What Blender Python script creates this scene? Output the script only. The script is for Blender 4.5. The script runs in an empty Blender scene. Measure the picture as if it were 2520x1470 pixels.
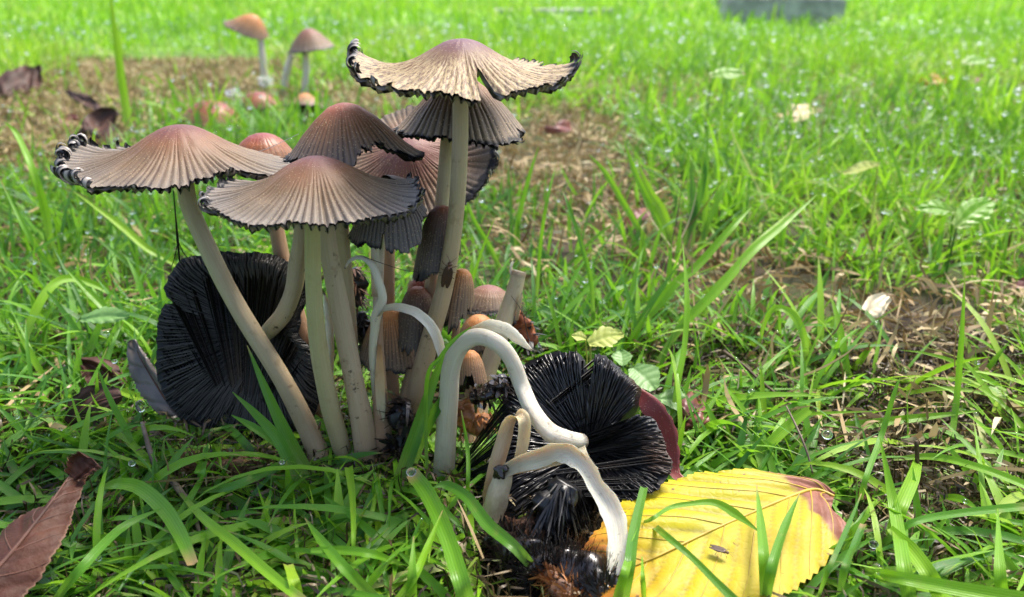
import bpy, math, random
import numpy as np
from math import radians, sin, cos, tan, pi
from mathutils import Vector, Matrix

# ------------------------------------------------------------------ camera
# everything below is laid out in centimetres and stored in metres
S = 0.01
CAM_H, PITCH, F = 12.3, radians(22), 1940.0      # cm, rad, focal length in units of 1/2520 of the frame width
CX, CY = 1260.0, 735.0
sc = bpy.context.scene
col = sc.collection
cd = bpy.data.cameras.new('camera'); cam = bpy.data.objects.new('camera', cd); col.objects.link(cam)
cam.location = (0, 0, CAM_H * S); cam.rotation_euler = (pi / 2 - PITCH, 0, 0)
cd.sensor_width = 36; cd.lens = 36 * F / 2520
cd.clip_start = 0.01; cd.clip_end = 500
cd.dof.use_dof = True; cd.dof.focus_distance = 0.193; cd.dof.aperture_fstop = 19
sc.camera = cam
# ------------------------------------------------------------------ light
SUN_EL, SUN_AZ = radians(62), radians(40)         # azimuth from +Y (away from the camera) towards +X
w = bpy.data.worlds.new('World'); sc.world = w; w.use_nodes = True
wn = w.node_tree.nodes; bg = wn['Background']
sky = wn.new('ShaderNodeTexSky'); sky.sky_type = 'NISHITA'; sky.sun_disc = False
sky.sun_elevation = SUN_EL; sky.sun_rotation = SUN_AZ; sky.dust_density = 4.0; sky.air_density = 1.0; sky.ozone_density = 1.0
w.node_tree.links.new(sky.outputs[0], bg.inputs[0]); bg.inputs[1].default_value = 0.10
sl = bpy.data.lights.new('sun', 'SUN'); sl.energy = 1.5; sl.angle = radians(15); sl.color = (1.0, 0.95, 0.87)
sun = bpy.data.objects.new('sun', sl); col.objects.link(sun)
sd = Vector((sin(SUN_AZ) * cos(SUN_EL), cos(SUN_AZ) * cos(SUN_EL), sin(SUN_EL)))
sun.rotation_euler = sd.to_track_quat('Z', 'Y').to_euler(); sun.location = (0.5, 0.5, 1)
vs = sc.view_settings; vs.view_transform = 'Standard'; vs.look = 'None'; vs.gamma = 1; vs.use_curve_mapping = False
vs.exposure = 1.84
try:
    sc.cycles.max_bounces = 8; sc.cycles.transparent_max_bounces = 8
except Exception:
    pass

rng = np.random.default_rng(7)
random.seed(7)
# ------------------------------------------------------------------ placing
CAMV = np.array([0, 0, CAM_H]); FWD = np.array([0, cos(PITCH), -sin(PITCH)]); UPV = np.array([0, sin(PITCH), cos(PITCH)]); RT = np.array([1.0, 0, 0])
def ray(px, py):
    return FWD + RT * ((px - CX) / F) - UPV * ((py - CY) / F)
def P(px, py, d):
    r = ray(px, py); return CAMV + r * (d / r[1])
def G(px, py, z=0.0):
    r = ray(px, py); return CAMV + r * ((z - CAM_H) / r[2])
def PC(px, py, d, z=.6):              # like P, but never below height z over the ground
    p = P(px, py, d)
    if z > .8 and 1500 < px < 2090 and py > 1140: z = 1.6
    return p if p[2] > z else G(px, py, z)
def settle(W, z=.7, when=1.3, ref=None):      # sets a loose thing down on the turf at the distance where it is seen
    zl = (min(p[2] for p in W) if ref is None else W[ref][2])
    if zl <= when: return W, 1.0
    k = (CAM_H - z) / (CAM_H - zl); return [CAMV + (np.asarray(p) - CAMV) * k for p in W], k
def depth(p):
    return float(np.dot(np.asarray(p) - CAMV, FWD))
def proj(V):
    q = V - CAMV; t = q @ FWD; t = np.where(t < 0.1, 0.1, t)
    return CX + F * (q @ RT) / t, CY - F * (q @ UPV) / t
def cm(px, p):                        # a length seen as px at point p
    return px * depth(p) / F
def inpoly(x, y, poly):
    r = np.zeros(x.shape, bool); n = len(poly)
    for i in range(n):
        x1, y1 = poly[i]; x2, y2 = poly[(i + 1) % n]
        c = ((y1 > y) != (y2 > y))
        xi = (x2 - x1) * (y - y1) / ((y2 - y1) if y2 != y1 else 1e-9) + x1
        r ^= c & (x < xi)
    return r
# ------------------------------------------------------------------ objects
def tag(o, label=None, cat=None, group=None, kind=None):
    if label: o['label'] = label
    if cat: o['category'] = cat
    if group: o['group'] = group
    if kind: o['kind'] = kind
    return o
def thing(name, label, cat, loc=(0, 0, 0), group=None):
    o = bpy.data.objects.new(name, None); col.objects.link(o); o.empty_display_size = 0.01
    o.location = Vector([float(c) * S for c in loc]); return tag(o, label, cat, group)
def mesh(name, V, Fc, m, parent=None, attrs=None, smooth=True, kind=None, origin=None, sides=None):
    """V (n,3) cm in world space; Fc (k,4) or (k,3) int array"""
    V = np.asarray(V, float); Fc = np.asarray(Fc, int)
    if origin is None:
        origin = np.array(parent.matrix_basis.translation) / S if parent is not None and parent.parent is None and parent.type == 'EMPTY' else None
    if origin is None: origin = np.array(ORIGIN.get(parent.name, (0, 0, 0))) if parent is not None else np.zeros(3)
    me = bpy.data.meshes.new(name); k = Fc.shape[1]
    me.vertices.add(len(V)); me.vertices.foreach_set('co', ((V - origin) * S).astype(np.float32).ravel())
    me.loops.add(Fc.size); me.loops.foreach_set('vertex_index', Fc.ravel().astype(np.int32))
    me.polygons.add(len(Fc)); me.polygons.foreach_set('loop_start', np.arange(0, Fc.size, k, dtype=np.int32))
    me.polygons.foreach_set('use_smooth', np.full(len(Fc), smooth))
    if attrs:
        for a, val in attrs.items():
            at = me.attributes.new(a, 'FLOAT', 'POINT'); at.data.foreach_set('value', np.asarray(val, np.float32).ravel())
    me.update(calc_edges=True); me.validate()
    me.materials.append(m)
    o = bpy.data.objects.new(name, me); col.objects.link(o)
    if parent is not None:
        o.parent = parent; ORIGIN[o.name] = tuple(origin)
    elif np.any(origin):
        o.location = Vector([float(c) * S for c in origin])
    if kind: o['kind'] = kind
    return o
ORIGIN = {}
def gridf(nu, nv, off=0):              # nu columns x nv rows of vertices, row-major (u outer)
    i = np.arange(nu - 1)[:, None]; j = np.arange(nv - 1)[None, :]
    a = (i * nv + j).ravel() + off
    return np.stack([a, a + nv, a + nv + 1, a + 1], 1)
def joined(parts):
    V = []; Fs = []; A = {}; n = 0
    for v, f, a in parts:
        V.append(v); Fs.append(f + n); n += len(v)
        for k_, val in a.items(): A.setdefault(k_, []).append(np.asarray(val, float).ravel())
    return np.concatenate(V), np.concatenate(Fs), {k_: np.concatenate(x) for k_, x in A.items()}
def smoothpath(pts, n):
    pts = np.asarray(pts, float); k = len(pts)
    if k == 2: return pts[0] + (pts[1] - pts[0]) * np.linspace(0, 1, n)[:, None]
    ext = np.vstack([2 * pts[0] - pts[1], pts, 2 * pts[-1] - pts[-2]])
    out = []
    for t in np.linspace(0, k - 1 - 1e-6, n):
        i = int(t); f = t - i; p0, p1, p2, p3 = ext[i:i + 4]
        out.append(0.5 * ((2 * p1) + (-p0 + p2) * f + (2 * p0 - 5 * p1 + 4 * p2 - p3) * f * f + (-p0 + 3 * p1 - 3 * p2 + p3) * f ** 3))
    return np.array(out)
def norm(v):
    return v / (np.linalg.norm(v, axis=-1, keepdims=True) + 1e-12)
def frames(path):
    T = norm(np.gradient(path, axis=0)); A = np.zeros_like(T)
    a = np.array([1.0, 0, 0]) if abs(T[0][0]) < .9 else np.array([0, 1.0, 0])
    for i in range(len(T)):
        a = a - T[i] * np.dot(a, T[i]); a = a / (np.linalg.norm(a) + 1e-12); A[i] = a
    return T, A, np.cross(T, A)
def noise1(x, seed=0):
    x = np.asarray(x, float); i = np.floor(x); f = x - i; f = f * f * (3 - 2 * f)
    h = lambda k: np.modf(np.abs(np.sin((k + seed * 17.13) * 12.9898) * 43758.5453))[0]
    return h(i) * (1 - f) + h(i + 1) * f
def noise2(x, y, seed=0):
    xi = np.floor(x); yi = np.floor(y); fx = x - xi; fy = y - yi; fx = fx * fx * (3 - 2 * fx); fy = fy * fy * (3 - 2 * fy)
    h = lambda a, b: np.modf(np.abs(np.sin(a * 12.9898 + b * 78.233 + seed * 3.7) * 43758.5453))[0]
    return (h(xi, yi) * (1 - fx) + h(xi + 1, yi) * fx) * (1 - fy) + (h(xi, yi + 1) * (1 - fx) + h(xi + 1, yi + 1) * fx) * fy
# ------------------------------------------------------------------ materials
class NT:
    def __init__(s, name):
        s.m = bpy.data.materials.new(name); s.m.use_nodes = True; s.t = s.m.node_tree; s.n = s.t.nodes
        s.b = s.n['Principled BSDF']; s.out = s.n['Material Output']
    def L(s, a, b): s.t.links.new(a, b)
    def attr(s, name):
        n = s.n.new('ShaderNodeAttribute'); n.attribute_name = name; return n.outputs['Fac']
    def pos(s):
        return s.n.new('ShaderNodeNewGeometry').outputs['Position']
    def obj(s):
        return s.n.new('ShaderNodeTexCoord').outputs['Object']
    def val(s, x, sock):
        if isinstance(x, (int, float)): sock.default_value = x
        elif isinstance(x, tuple): sock.default_value = x
        else: s.L(x, sock)
    def math(s, op, a, b=0.0, c=None, clamp=False):
        n = s.n.new('ShaderNodeMath'); n.operation = op; n.use_clamp = clamp
        s.val(a, n.inputs[0]); s.val(b, n.inputs[1])
        if c is not None: s.val(c, n.inputs[2])
        return n.outputs[0]
    def noise(s, scale, detail=3, rough=.55, vec=None, dist=0):
        n = s.n.new('ShaderNodeTexNoise'); n.inputs['Scale'].default_value = scale; n.inputs['Detail'].default_value = detail
        n.inputs['Roughness'].default_value = rough; n.inputs['Distortion'].default_value = dist
        s.L(vec if vec is not None else s.pos(), n.inputs['Vector']); return n.outputs['Fac']
    def voro(s, scale, vec=None, out='Distance'):
        n = s.n.new('ShaderNodeTexVoronoi'); n.inputs['Scale'].default_value = scale
        s.L(vec if vec is not None else s.pos(), n.inputs['Vector']); return n.outputs[out]
    def ramp(s, fac, stops, interp='LINEAR'):
        n = s.n.new('ShaderNodeValToRGB'); n.color_ramp.interpolation = interp; e = n.color_ramp.elements
        while len(e) < len(stops): e.new(0.5)
        for k, (p, c) in enumerate(stops):
            e[k].position = p; e[k].color = (c, c, c, 1) if isinstance(c, (int, float)) else (*c, 1)
        s.val(fac, n.inputs[0]); return n.outputs[0]
    def mix(s, fac, a, b, mode='MIX'):
        n = s.n.new('ShaderNodeMix'); n.data_type = 'RGBA'; n.blend_type = mode; n.clamp_factor = True
        s.val(fac, n.inputs[0])
        s.val((*a, 1) if isinstance(a, tuple) and len(a) == 3 else a, n.inputs[6]); s.val((*b, 1) if isinstance(b, tuple) and len(b) == 3 else b, n.inputs[7])
        return n.outputs[2]
    def combine(s, x, y, z=0.0):
        n = s.n.new('ShaderNodeCombineXYZ'); s.val(x, n.inputs[0]); s.val(y, n.inputs[1]); s.val(z, n.inputs[2]); return n.outputs[0]
    def bump(s, h, strength=.4, dist=.0005):
        n = s.n.new('ShaderNodeBump'); n.inputs['Strength'].default_value = strength; n.inputs['Distance'].default_value = dist
        s.L(h, n.inputs['Height']); s.L(n.outputs[0], s.b.inputs['Normal']); return n.outputs[0]
    def fin(s, colr, rough=.5, spec=.5, trans=0, tcol=None, sss=0, ssr=(.4, .25, .15), sscale=.003):
        s.val((*colr, 1) if isinstance(colr, tuple) else colr, s.b.inputs['Base Color']); s.val(rough, s.b.inputs['Roughness'])
        s.b.inputs['Specular IOR Level'].default_value = spec
        if sss:
            s.b.inputs['Subsurface Weight'].default_value = sss; s.b.inputs['Subsurface Radius'].default_value = ssr; s.b.inputs['Subsurface Scale'].default_value = sscale
        if trans:
            tr = s.n.new('ShaderNodeBsdfTranslucent'); s.val((*tcol, 1) if isinstance(tcol, tuple) else (tcol if tcol is not None else colr), tr.inputs[0])
            mx = s.n.new('ShaderNodeMixShader'); mx.inputs[0].default_value = trans
            s.L(s.b.outputs[0], mx.inputs[1]); s.L(tr.outputs[0], mx.inputs[2]); s.L(mx.outputs[0], s.out.inputs[0])
        return s.m

def grass_mat(name, shades, dry=.04):
    t = NT(name); r = t.attr('rnd'); al = t.attr('along'); ac = t.attr('across')
    c = t.ramp(r, shades)
    c = t.mix(t.math('MULTIPLY', t.ramp(al, [(0, 1), (.3, 0)]), .6), c, (.42, .46, .16))
    vein = t.math('SINE', t.math('MULTIPLY', ac, 19.0)); vein = t.math('MULTIPLY_ADD', vein, .5, .5)
    c = t.mix(t.math('MULTIPLY', vein, .45), c, t.mix(1.0, c, (.55, .62, .5), 'MULTIPLY'))
    tip = t.math('MULTIPLY', t.ramp(al, [(.9, 0), (.99, 1)]), t.ramp(t.math('FRACT', t.math('MULTIPLY', r, 7.3)), [(.55, 0), (.6, 1)]))
    c = t.mix(tip, c, (.40, .27, .12))
    c = t.mix(t.math('MULTIPLY', t.ramp(t.noise(260, 3), [(.6, 0), (.75, 1)]), .35), c, (.30, .30, .08))
    t.bump(vein, .25, .0002)
    tc = t.mix(.5, c, (.30, .62, .03))
    return t.fin(c, t.ramp(t.noise(120, 2), [(.35, .28), (.7, .5)]), .38, .42, tc)
M = {}
M['grass'] = grass_mat('grass_leaf', [(0, (.055, .18, .028)), (.3, (.12, .32, .022)), (.65, (.22, .45, .02)), (.9, (.32, .52, .03)), (1, (.42, .46, .13))])
M['grass_far'] = grass_mat('grass_leaf_far', [(0, (.10, .27, .03)), (.35, (.21, .46, .018)), (.7, (.33, .56, .02)), (.93, (.42, .56, .07)), (1, (.45, .48, .15))])

def m_straw():
    t = NT('dead_straw'); r = t.math('MULTIPLY', t.attr('rnd'), 1.0)
    c = t.ramp(r, [(0, (.08, .05, .02)), (.25, (.20, .13, .05)), (.55, (.36, .26, .11)), (.8, (.50, .39, .19)), (.93, (.60, .52, .32)), (1, (.22, .26, .05))])
    return t.fin(c, .55, .4, .2)
M['straw'] = m_straw()
def m_shaded_straw():
    t = NT('shade_darkened_thatch'); r = t.attr('rnd')  # near straw, its colour darkened to stand in for shade between the blades
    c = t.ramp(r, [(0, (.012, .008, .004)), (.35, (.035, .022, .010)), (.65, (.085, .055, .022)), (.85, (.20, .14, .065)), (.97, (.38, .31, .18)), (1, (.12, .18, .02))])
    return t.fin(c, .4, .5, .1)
M['shadedstraw'] = m_shaded_straw()
def m_soil():
    t = NT('soil_and_moss'); p = t.pos()
    n = t.noise(90, 5, .65); n2 = t.noise(14, 3)
    c = t.ramp(n, [(.3, (.012, .008, .005)), (.5, (.035, .024, .012)), (.7, (.09, .06, .028))])
    c = t.mix(t.ramp(n2, [(.45, 0), (.65, .7)]), c, (.06, .085, .016))
    sp = t.n.new('ShaderNodeSeparateXYZ'); t.L(p, sp.inputs[0])
    far = t.ramp(t.math('MULTIPLY', sp.outputs[1], .1), [(.05, 0), (.2, 1)])
    g = t.ramp(t.noise(8, 5), [(.3, (.07, .17, .02)), (.6, (.15, .32, .03)), (.8, (.22, .38, .06))])
    c = t.mix(far, c, g)
    t.bump(n, .8, .002); return t.fin(c, .8, .3)
M['soil'] = m_soil()

def m_cap(name, stops, speck=.6, specc=(.50, .38, .20), line=.9, patch=0.0, dark=0.0, rough=.58, rim=.955):
    t = NT(name); rv = t.attr('rv'); gu = t.attr('gu'); sp = t.attr('sid')
    nz = t.noise(170, 4, .6)
    wob = t.math('MULTIPLY_ADD', t.math('SUBTRACT', nz, .5), .16, rv)
    c = t.ramp(wob, stops)
    fr = t.math('FRACT', gu); tri = t.math('ABSOLUTE', t.math('SUBTRACT', fr, .5))      # 0 mid, .5 groove
    gl = t.ramp(tri, [(.20, 0), (.44, 1)])
    gi = t.math('FLOOR', gu); gn = t.n.new('ShaderNodeTexWhiteNoise'); gn.noise_dimensions = '1D'; t.L(gi, gn.inputs['W'])
    gl = t.math('MULTIPLY', gl, t.math('MULTIPLY_ADD', gn.outputs[0], .7, .35))
    zone = t.ramp(wob, [(.22, 0), (.42, 1), (.9, 1), (1, .7)])
    stv = t.noise(30, 3, .6, t.combine(t.math('MULTIPLY', gu, .35), t.math('MULTIPLY', rv, .25), sp))
    c = t.mix(t.math('MULTIPLY', t.math('MULTIPLY', gl, zone), line), c, t.mix(t.ramp(rv, [(.45, 0), (.8, 1)]), (.11, .045, .012), (.02, .016, .018)))
    c = t.mix(t.math('MULTIPLY', t.ramp(t.noise(75, 4, .7), [(.48, 0), (.62, 1)]), .35), c, t.mix(1.0, c, (1.5, 1.4, 1.2), 'MULTIPLY'))
    c = t.mix(t.math('MULTIPLY', t.ramp(stv, [(.3, 0), (.7, 1)]), .6), c, t.mix(1.0, c, (.45, .42, .42), 'MULTIPLY'))
    if patch:      # skin worn to cream streaks
        ps = t.noise(9, 5, .7, t.combine(t.math('MULTIPLY', gu, .42), t.math('MULTIPLY', rv, 1.5), sp))
        c = t.mix(t.math('MULTIPLY', t.math('MULTIPLY', t.ramp(ps, [(.46, 0), (.53, 1)]), zone), patch), c, (.50, .385, .19))
    grain = t.voro(2100); sel = t.voro(2100, out='Color')
    rr = t.n.new('ShaderNodeSeparateColor'); t.L(sel, rr.inputs[0])
    g = t.math('MULTIPLY', t.ramp(grain, [(.22, 1), (.4, 0)]), t.ramp(rr.outputs[0], [(.62, 0), (.68, 1)]))
    c = t.mix(t.math('MULTIPLY', g, speck), c, specc)
    g2 = t.math('MULTIPLY', t.ramp(grain, [(.2, 1), (.4, 0)]), t.ramp(rr.outputs[1], [(.75, 0), (.8, 1)]))
    c = t.mix(t.math('MULTIPLY', g2, .5), c, (.10, .045, .03))
    c = t.mix(t.ramp(t.math('MULTIPLY_ADD', t.math('SUBTRACT', nz, .5), .12, rv), [(rim, 0), (rim + .035, 1)]), c, (.012, .011, .012))
    if dark: c = t.mix(dark, c, (.025, .018, .016))
    t.bump(t.math('ADD', nz, t.math('MULTIPLY', g, .6)), .45, .0004)
    return t.fin(c, rough, .45, sss=.12, sscale=.002)
M['cap_tan'] = m_cap('cap_skin_tan', speck=.32, stops=[(0, (.12, .045, .048)), (.17, (.16, .052, .035)), (.28, (.19, .08, .03)), (.48, (.175, .108, .052)), (.75, (.17, .13, .088)), (1, (.23, .205, .175))], rim=.975)
M['cap_tall'] = m_cap('cap_skin_pale', [(0, (.13, .065, .085)), (.15, (.14, .055, .07)), (.3, (.13, .05, .022)), (.5, (.155, .083, .037)), (.8, (.175, .112, .06)), (1, (.20, .15, .105))], speck=.4, line=.95, patch=.62)
M['cap_brown'] = m_cap('cap_skin_brown', [(0, (.27, .075, .065)), (.25, (.32, .09, .04)), (.42, (.26, .10, .035)), (.65, (.22, .11, .05)), (.9, (.18, .125, .085)), (1, (.16, .13, .11))], speck=.5)
M['cap_umber'] = m_cap('cap_skin_umber', [(0, (.30, .11, .045)), (.4, (.22, .11, .05)), (.7, (.19, .13, .08)), (1, (.30, .235, .16))], speck=.7, line=.9)
M['cap_pink'] = m_cap('cap_skin_pink', [(0, (.19, .075, .075)), (.3, (.21, .08, .06)), (.55, (.21, .105, .058)), (.8, (.22, .145, .085)), (1, (.25, .20, .155))], speck=.5, line=.6)
M['cap_red'] = m_cap('cap_skin_red', [(0, (.24, .05, .045)), (.45, (.24, .05, .03)), (.7, (.30, .09, .022)), (1, (.28, .15, .075))], speck=.25, line=.35, rough=.45)
M['cap_grey'] = m_cap('cap_skin_grey', [(0, (.20, .09, .05)), (.35, (.17, .10, .06)), (.6, (.12, .095, .08)), (1, (.15, .13, .12))], speck=.35, line=1.0, rim=.97)
M['cap_dark'] = m_cap('cap_skin_dark', [(0, (.30, .08, .02)), (.4, (.22, .07, .025)), (.65, (.12, .065, .035)), (1, (.09, .075, .062))], speck=.4, line=.9, rim=.97)
M['cap_orange'] = m_cap('cap_skin_orange', [(0, (.50, .22, .06)), (.4, (.50, .20, .05)), (.7, (.34, .18, .08)), (1, (.20, .15, .11))], speck=.5, line=.8, rim=.97)

def m_gill(name, pale, black=(.006, .006, .007), freq=2.0, thr=.5):
    t = NT(name); gu = t.attr('gu')
    tri = t.math('ABSOLUTE', t.math('SUBTRACT', t.math('FRACT', t.math('MULTIPLY', gu, freq)), .5))
    c = t.mix(t.ramp(tri, [(thr * .5 - .1, 0), (thr * .5 + .1, 1)]), pale, black)
    c = t.mix(t.math('MULTIPLY', t.ramp(t.noise(150, 3), [(.45, 0), (.65, 1)]), .5), c, black)
    return t.fin(c, .42, .5)
M['gills'] = m_gill('gills_striped', (.33, .29, .25)); M['gills_black'] = m_gill('gills_black', (.02, .018, .016)); M['gills_pale'] = m_gill('gills_pale', (.45, .42, .38), thr=.7)
def m_ink():
    t = NT('inky_black_gills'); n = t.noise(300, 3); n2 = t.noise(45, 3)
    c = t.ramp(n, [(.3, (.003, .003, .004)), (.7, (.016, .015, .015))])
    c = t.mix(t.math('MULTIPLY', t.ramp(n2, [(.60, 0), (.70, 1)]), .35), c, (.10, .04, .012))
    t.bump(n, .5, .0003); return t.fin(c, t.ramp(n2, [(.35, .22), (.6, .5)]), .5)
M['ink'] = m_ink()
def m_dullink():
    t = NT('dry_black_gills'); n = t.noise(300, 3)
    al = t.attr('along')
    c = t.ramp(n, [(.3, (.002, .002, .0022)), (.7, (.006, .0058, .0055))])
    c = t.mix(t.math('MULTIPLY', t.ramp(t.attr('edge'), [(.5, 0), (1, 1)]), .55), c, (.11, .10, .085))
    return t.fin(c, .5, .3)
M['dullink'] = m_dullink()
def m_stem(name, top, base, dirt=.0, fib=.35, sss=.25, rough=.42):
    t = NT(name); al = t.attr('along'); an = t.attr('ang')
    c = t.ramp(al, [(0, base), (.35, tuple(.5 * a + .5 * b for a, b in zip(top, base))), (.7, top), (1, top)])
    f = t.noise(6, 4, .6, t.combine(t.math('MULTIPLY', an, 4.0), t.math('MULTIPLY', al, 1.2), t.attr('sid')))
    c = t.mix(t.math('MULTIPLY', t.ramp(f, [(.4, 0), (.7, 1)]), fib), c, t.mix(1.0, c, (.66, .52, .38), 'MULTIPLY'))
    c = t.mix(t.math('MULTIPLY', t.ramp(t.noise(90, 3), [(.55, 0), (.8, 1)]), .3), c, t.mix(1.0, c, (.8, .62, .42), 'MULTIPLY'))
    if dirt:
        d = t.math('MULTIPLY', t.ramp(t.noise(420, 4, .7), [(.60, 0), (.66, 1)]), t.ramp(t.noise(60, 2), [(.45, 0), (.6, 1)]))
        c = t.mix(t.math('MULTIPLY', d, dirt), c, (.055, .035, .02))
        c = t.mix(t.math('MULTIPLY', t.ramp(t.noise(130, 4, .7), [(.57, 0), (.68, 1)]), .25 + .35 * dirt), c, (.24, .15, .07))
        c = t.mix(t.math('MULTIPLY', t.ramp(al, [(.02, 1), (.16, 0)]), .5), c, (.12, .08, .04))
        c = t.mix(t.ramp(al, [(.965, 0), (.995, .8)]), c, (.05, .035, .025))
    t.bump(t.math('ADD', f, t.math('MULTIPLY', t.noise(500, 2), .3)), .7, .0005)
    return t.fin(c, rough, .45, sss=sss, ssr=(1, .6, .3), sscale=.0025)
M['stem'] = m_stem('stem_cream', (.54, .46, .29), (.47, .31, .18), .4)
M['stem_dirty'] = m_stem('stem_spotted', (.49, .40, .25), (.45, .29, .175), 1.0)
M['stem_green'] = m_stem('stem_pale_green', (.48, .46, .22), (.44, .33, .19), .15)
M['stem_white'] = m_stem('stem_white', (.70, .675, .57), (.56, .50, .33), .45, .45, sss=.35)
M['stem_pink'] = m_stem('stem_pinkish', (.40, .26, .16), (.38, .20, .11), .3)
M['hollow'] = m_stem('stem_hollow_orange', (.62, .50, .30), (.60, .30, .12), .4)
def m_plain(name, c1, c2, scale=100, rough=.5, spec=.4, trans=0, bump=.3):
    t = NT(name); n = t.noise(scale, 4, .6); c = t.ramp(n, [(.32, c1), (.68, c2)])
    if bump: t.bump(n, bump, .0005)
    return t.fin(c, rough, spec, trans)
M['tar'] = m_plain('black_slime', (.004, .004, .005), (.03, .02, .015), 200, .22, .6)
M['rot'] = m_plain('rotten_orange', (.10, .03, .01), (.45, .19, .06), 160, .4)
M['fuzz'] = m_plain('brown_fibre', (.07, .035, .02), (.22, .11, .06), 200, .6)
M['thread'] = m_plain('black_thread', (.004, .004, .004), (.02, .018, .015), 100, .5, bump=0)
M['web'] = m_plain('web_silk', (.35, .35, .35), (.6, .6, .6), 100, .4, bump=0)
M['stone'] = m_plain('grey_stone', (.16, .16, .16), (.50, .49, .47), 14, .85, bump=.8)
M['moss'] = m_plain('yellow_moss', (.12, .13, .01), (.36, .30, .03), 60, .9)
M['twig'] = m_plain('grey_twig', (.10, .07, .05), (.26, .20, .14), 160, .7)
M['leafred'] = m_plain('red_brown_leaf', (.12, .035, .03), (.30, .10, .07), 90, .38, .5, .15)
M['leafdark'] = m_plain('dark_brown_leaf', (.03, .016, .012), (.10, .045, .03), 90, .6, .3)
M['leafgrey'] = m_plain('grey_brown_leaf', (.06, .05, .045), (.17, .14, .12), 90, .4, .5)
M['leaforange'] = m_plain('orange_leaf', (.30, .10, .02), (.60, .26, .03), 60, .45, .5, .2)
M['leafpale'] = m_plain('pale_yellow_leaf', (.50, .38, .16), (.75, .62, .35), 60, .5, .5, .2)
M['leafcream'] = m_plain('cream_leaf', (.55, .45, .28), (.80, .70, .50), 60, .5, .5, .2)
M['weed'] = m_plain('weed_leaf', (.12, .26, .06), (.22, .40, .12), 90, .45, .5, .3)
M['weedlime'] = m_plain('lime_leaf', (.35, .42, .06), (.55, .58, .18), 120, .5, .4, .3)
M['insect'] = m_plain('insect_brown', (.05, .02, .008), (.20, .09, .04), 500, .3, .6)
M['whitefluff'] = m_plain('torn_white_flesh', (.72, .70, .66), (.88, .87, .84), 90, .6, .3, .2)
def m_water():
    t = NT('water'); t.b.inputs['Transmission Weight'].default_value = 1; t.b.inputs['IOR'].default_value = 1.33
    return t.fin((1.0, 1.0, 1.0), .0, .5)
M['water'] = m_water()
def m_wing():
    t = NT('insect_wing'); return t.fin((.05, .025, .012), .5, .3)
M['wing'] = m_wing()
def m_yellow():
    t = NT('yellow_leaf_skin'); s = t.math('SUBTRACT', 1.0, t.attr('lt')); a = t.attr('ls'); vn = t.attr('vein')
    big = t.noise(55, 4, .6)
    c = t.ramp(big, [(.3, (.38, .35, .012)), (.5, (.49, .41, .006)), (.78, (.52, .33, .004))])
    c = t.mix(t.ramp(t.math('MULTIPLY_ADD', big, .35, s), [(.28, 1), (.50, 0)]), c, (.72, .26, .04))          # orange base
    c = t.mix(t.ramp(t.math('MULTIPLY_ADD', big, .35, s), [(.25, .9), (.36, 0)]), c, (.26, .06, .02))
    net = t.n.new('ShaderNodeTexVoronoi'); net.feature = 'DISTANCE_TO_EDGE'; net.inputs['Scale'].default_value = 520; t.L(t.pos(), net.inputs['Vector'])
    c = t.mix(t.math('MULTIPLY', t.ramp(net.outputs[0], [(.0, 1), (.07, 0)]), .14), c, (.42, .33, .02))
    c = t.mix(t.math('MULTIPLY', vn, .85), c, (.22, .17, .01))
    c = t.mix(t.math('MULTIPLY', t.ramp(t.noise(25, 3), [(.5, 0), (.68, 1)]), .5), c, (.46, .34, .06))
    tipn = t.math('ADD', s, t.math('ADD', t.math('MULTIPLY', big, .25), t.math('MULTIPLY', t.attr('edge'), .02)))
    c = t.mix(t.ramp(tipn, [(.83, 0), (.855, 1)]), c, t.mix(t.ramp(t.noise(200, 3), [(.4, 0), (.7, 1)]), (.20, .075, .045), (.34, .15, .10)))
    c = t.mix(t.ramp(tipn, [(1.03, 0), (1.10, 1)]), c, (.16, .035, .025))
    sp = t.math('MULTIPLY', t.ramp(t.noise(330, 2), [(.70, 0), (.73, 1)]), .8)
    c = t.mix(sp, c, (.12, .05, .02))
    t.bump(t.math('ADD', t.ramp(net.outputs[0], [(0, 0), (.2, .5)]), big), .22, .0003)
    return t.fin(c, t.ramp(big, [(.4, .42), (.7, .6)]), .22, .15)
M['leafyellow'] = m_yellow()
def m_redleaf():
    t = NT('rusty_leaf_skin'); n = t.noise(70, 4, .6); n2 = t.noise(400, 3)
    c = t.ramp(n, [(.3, (.032, .011, .006)), (.55, (.065, .021, .009)), (.75, (.11, .04, .018))])
    c = t.mix(t.math('MULTIPLY', t.ramp(n2, [(.5, 0), (.7, 1)]), .4), c, (.07, .02, .015))
    c = t.mix(t.math('MULTIPLY', t.ramp(t.attr('edge'), [(.93, 0), (1, 1)]), .7), c, (.26, .15, .09))
    c = t.mix(t.math('MULTIPLY', t.attr('vein'), .45), c, (.08, .025, .015))
    t.bump(t.math('ADD', n, n2), .6, .0006); return t.fin(c, .6, .3, .08)
M['leafrust'] = m_redleaf()
M['vein_yellow'] = m_plain('vein_yellow', (.30, .21, .010), (.44, .29, .02), 150, .45)
M['vein_brown'] = m_plain('vein_brown', (.05, .02, .012), (.12, .045, .025), 150, .6)

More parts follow.
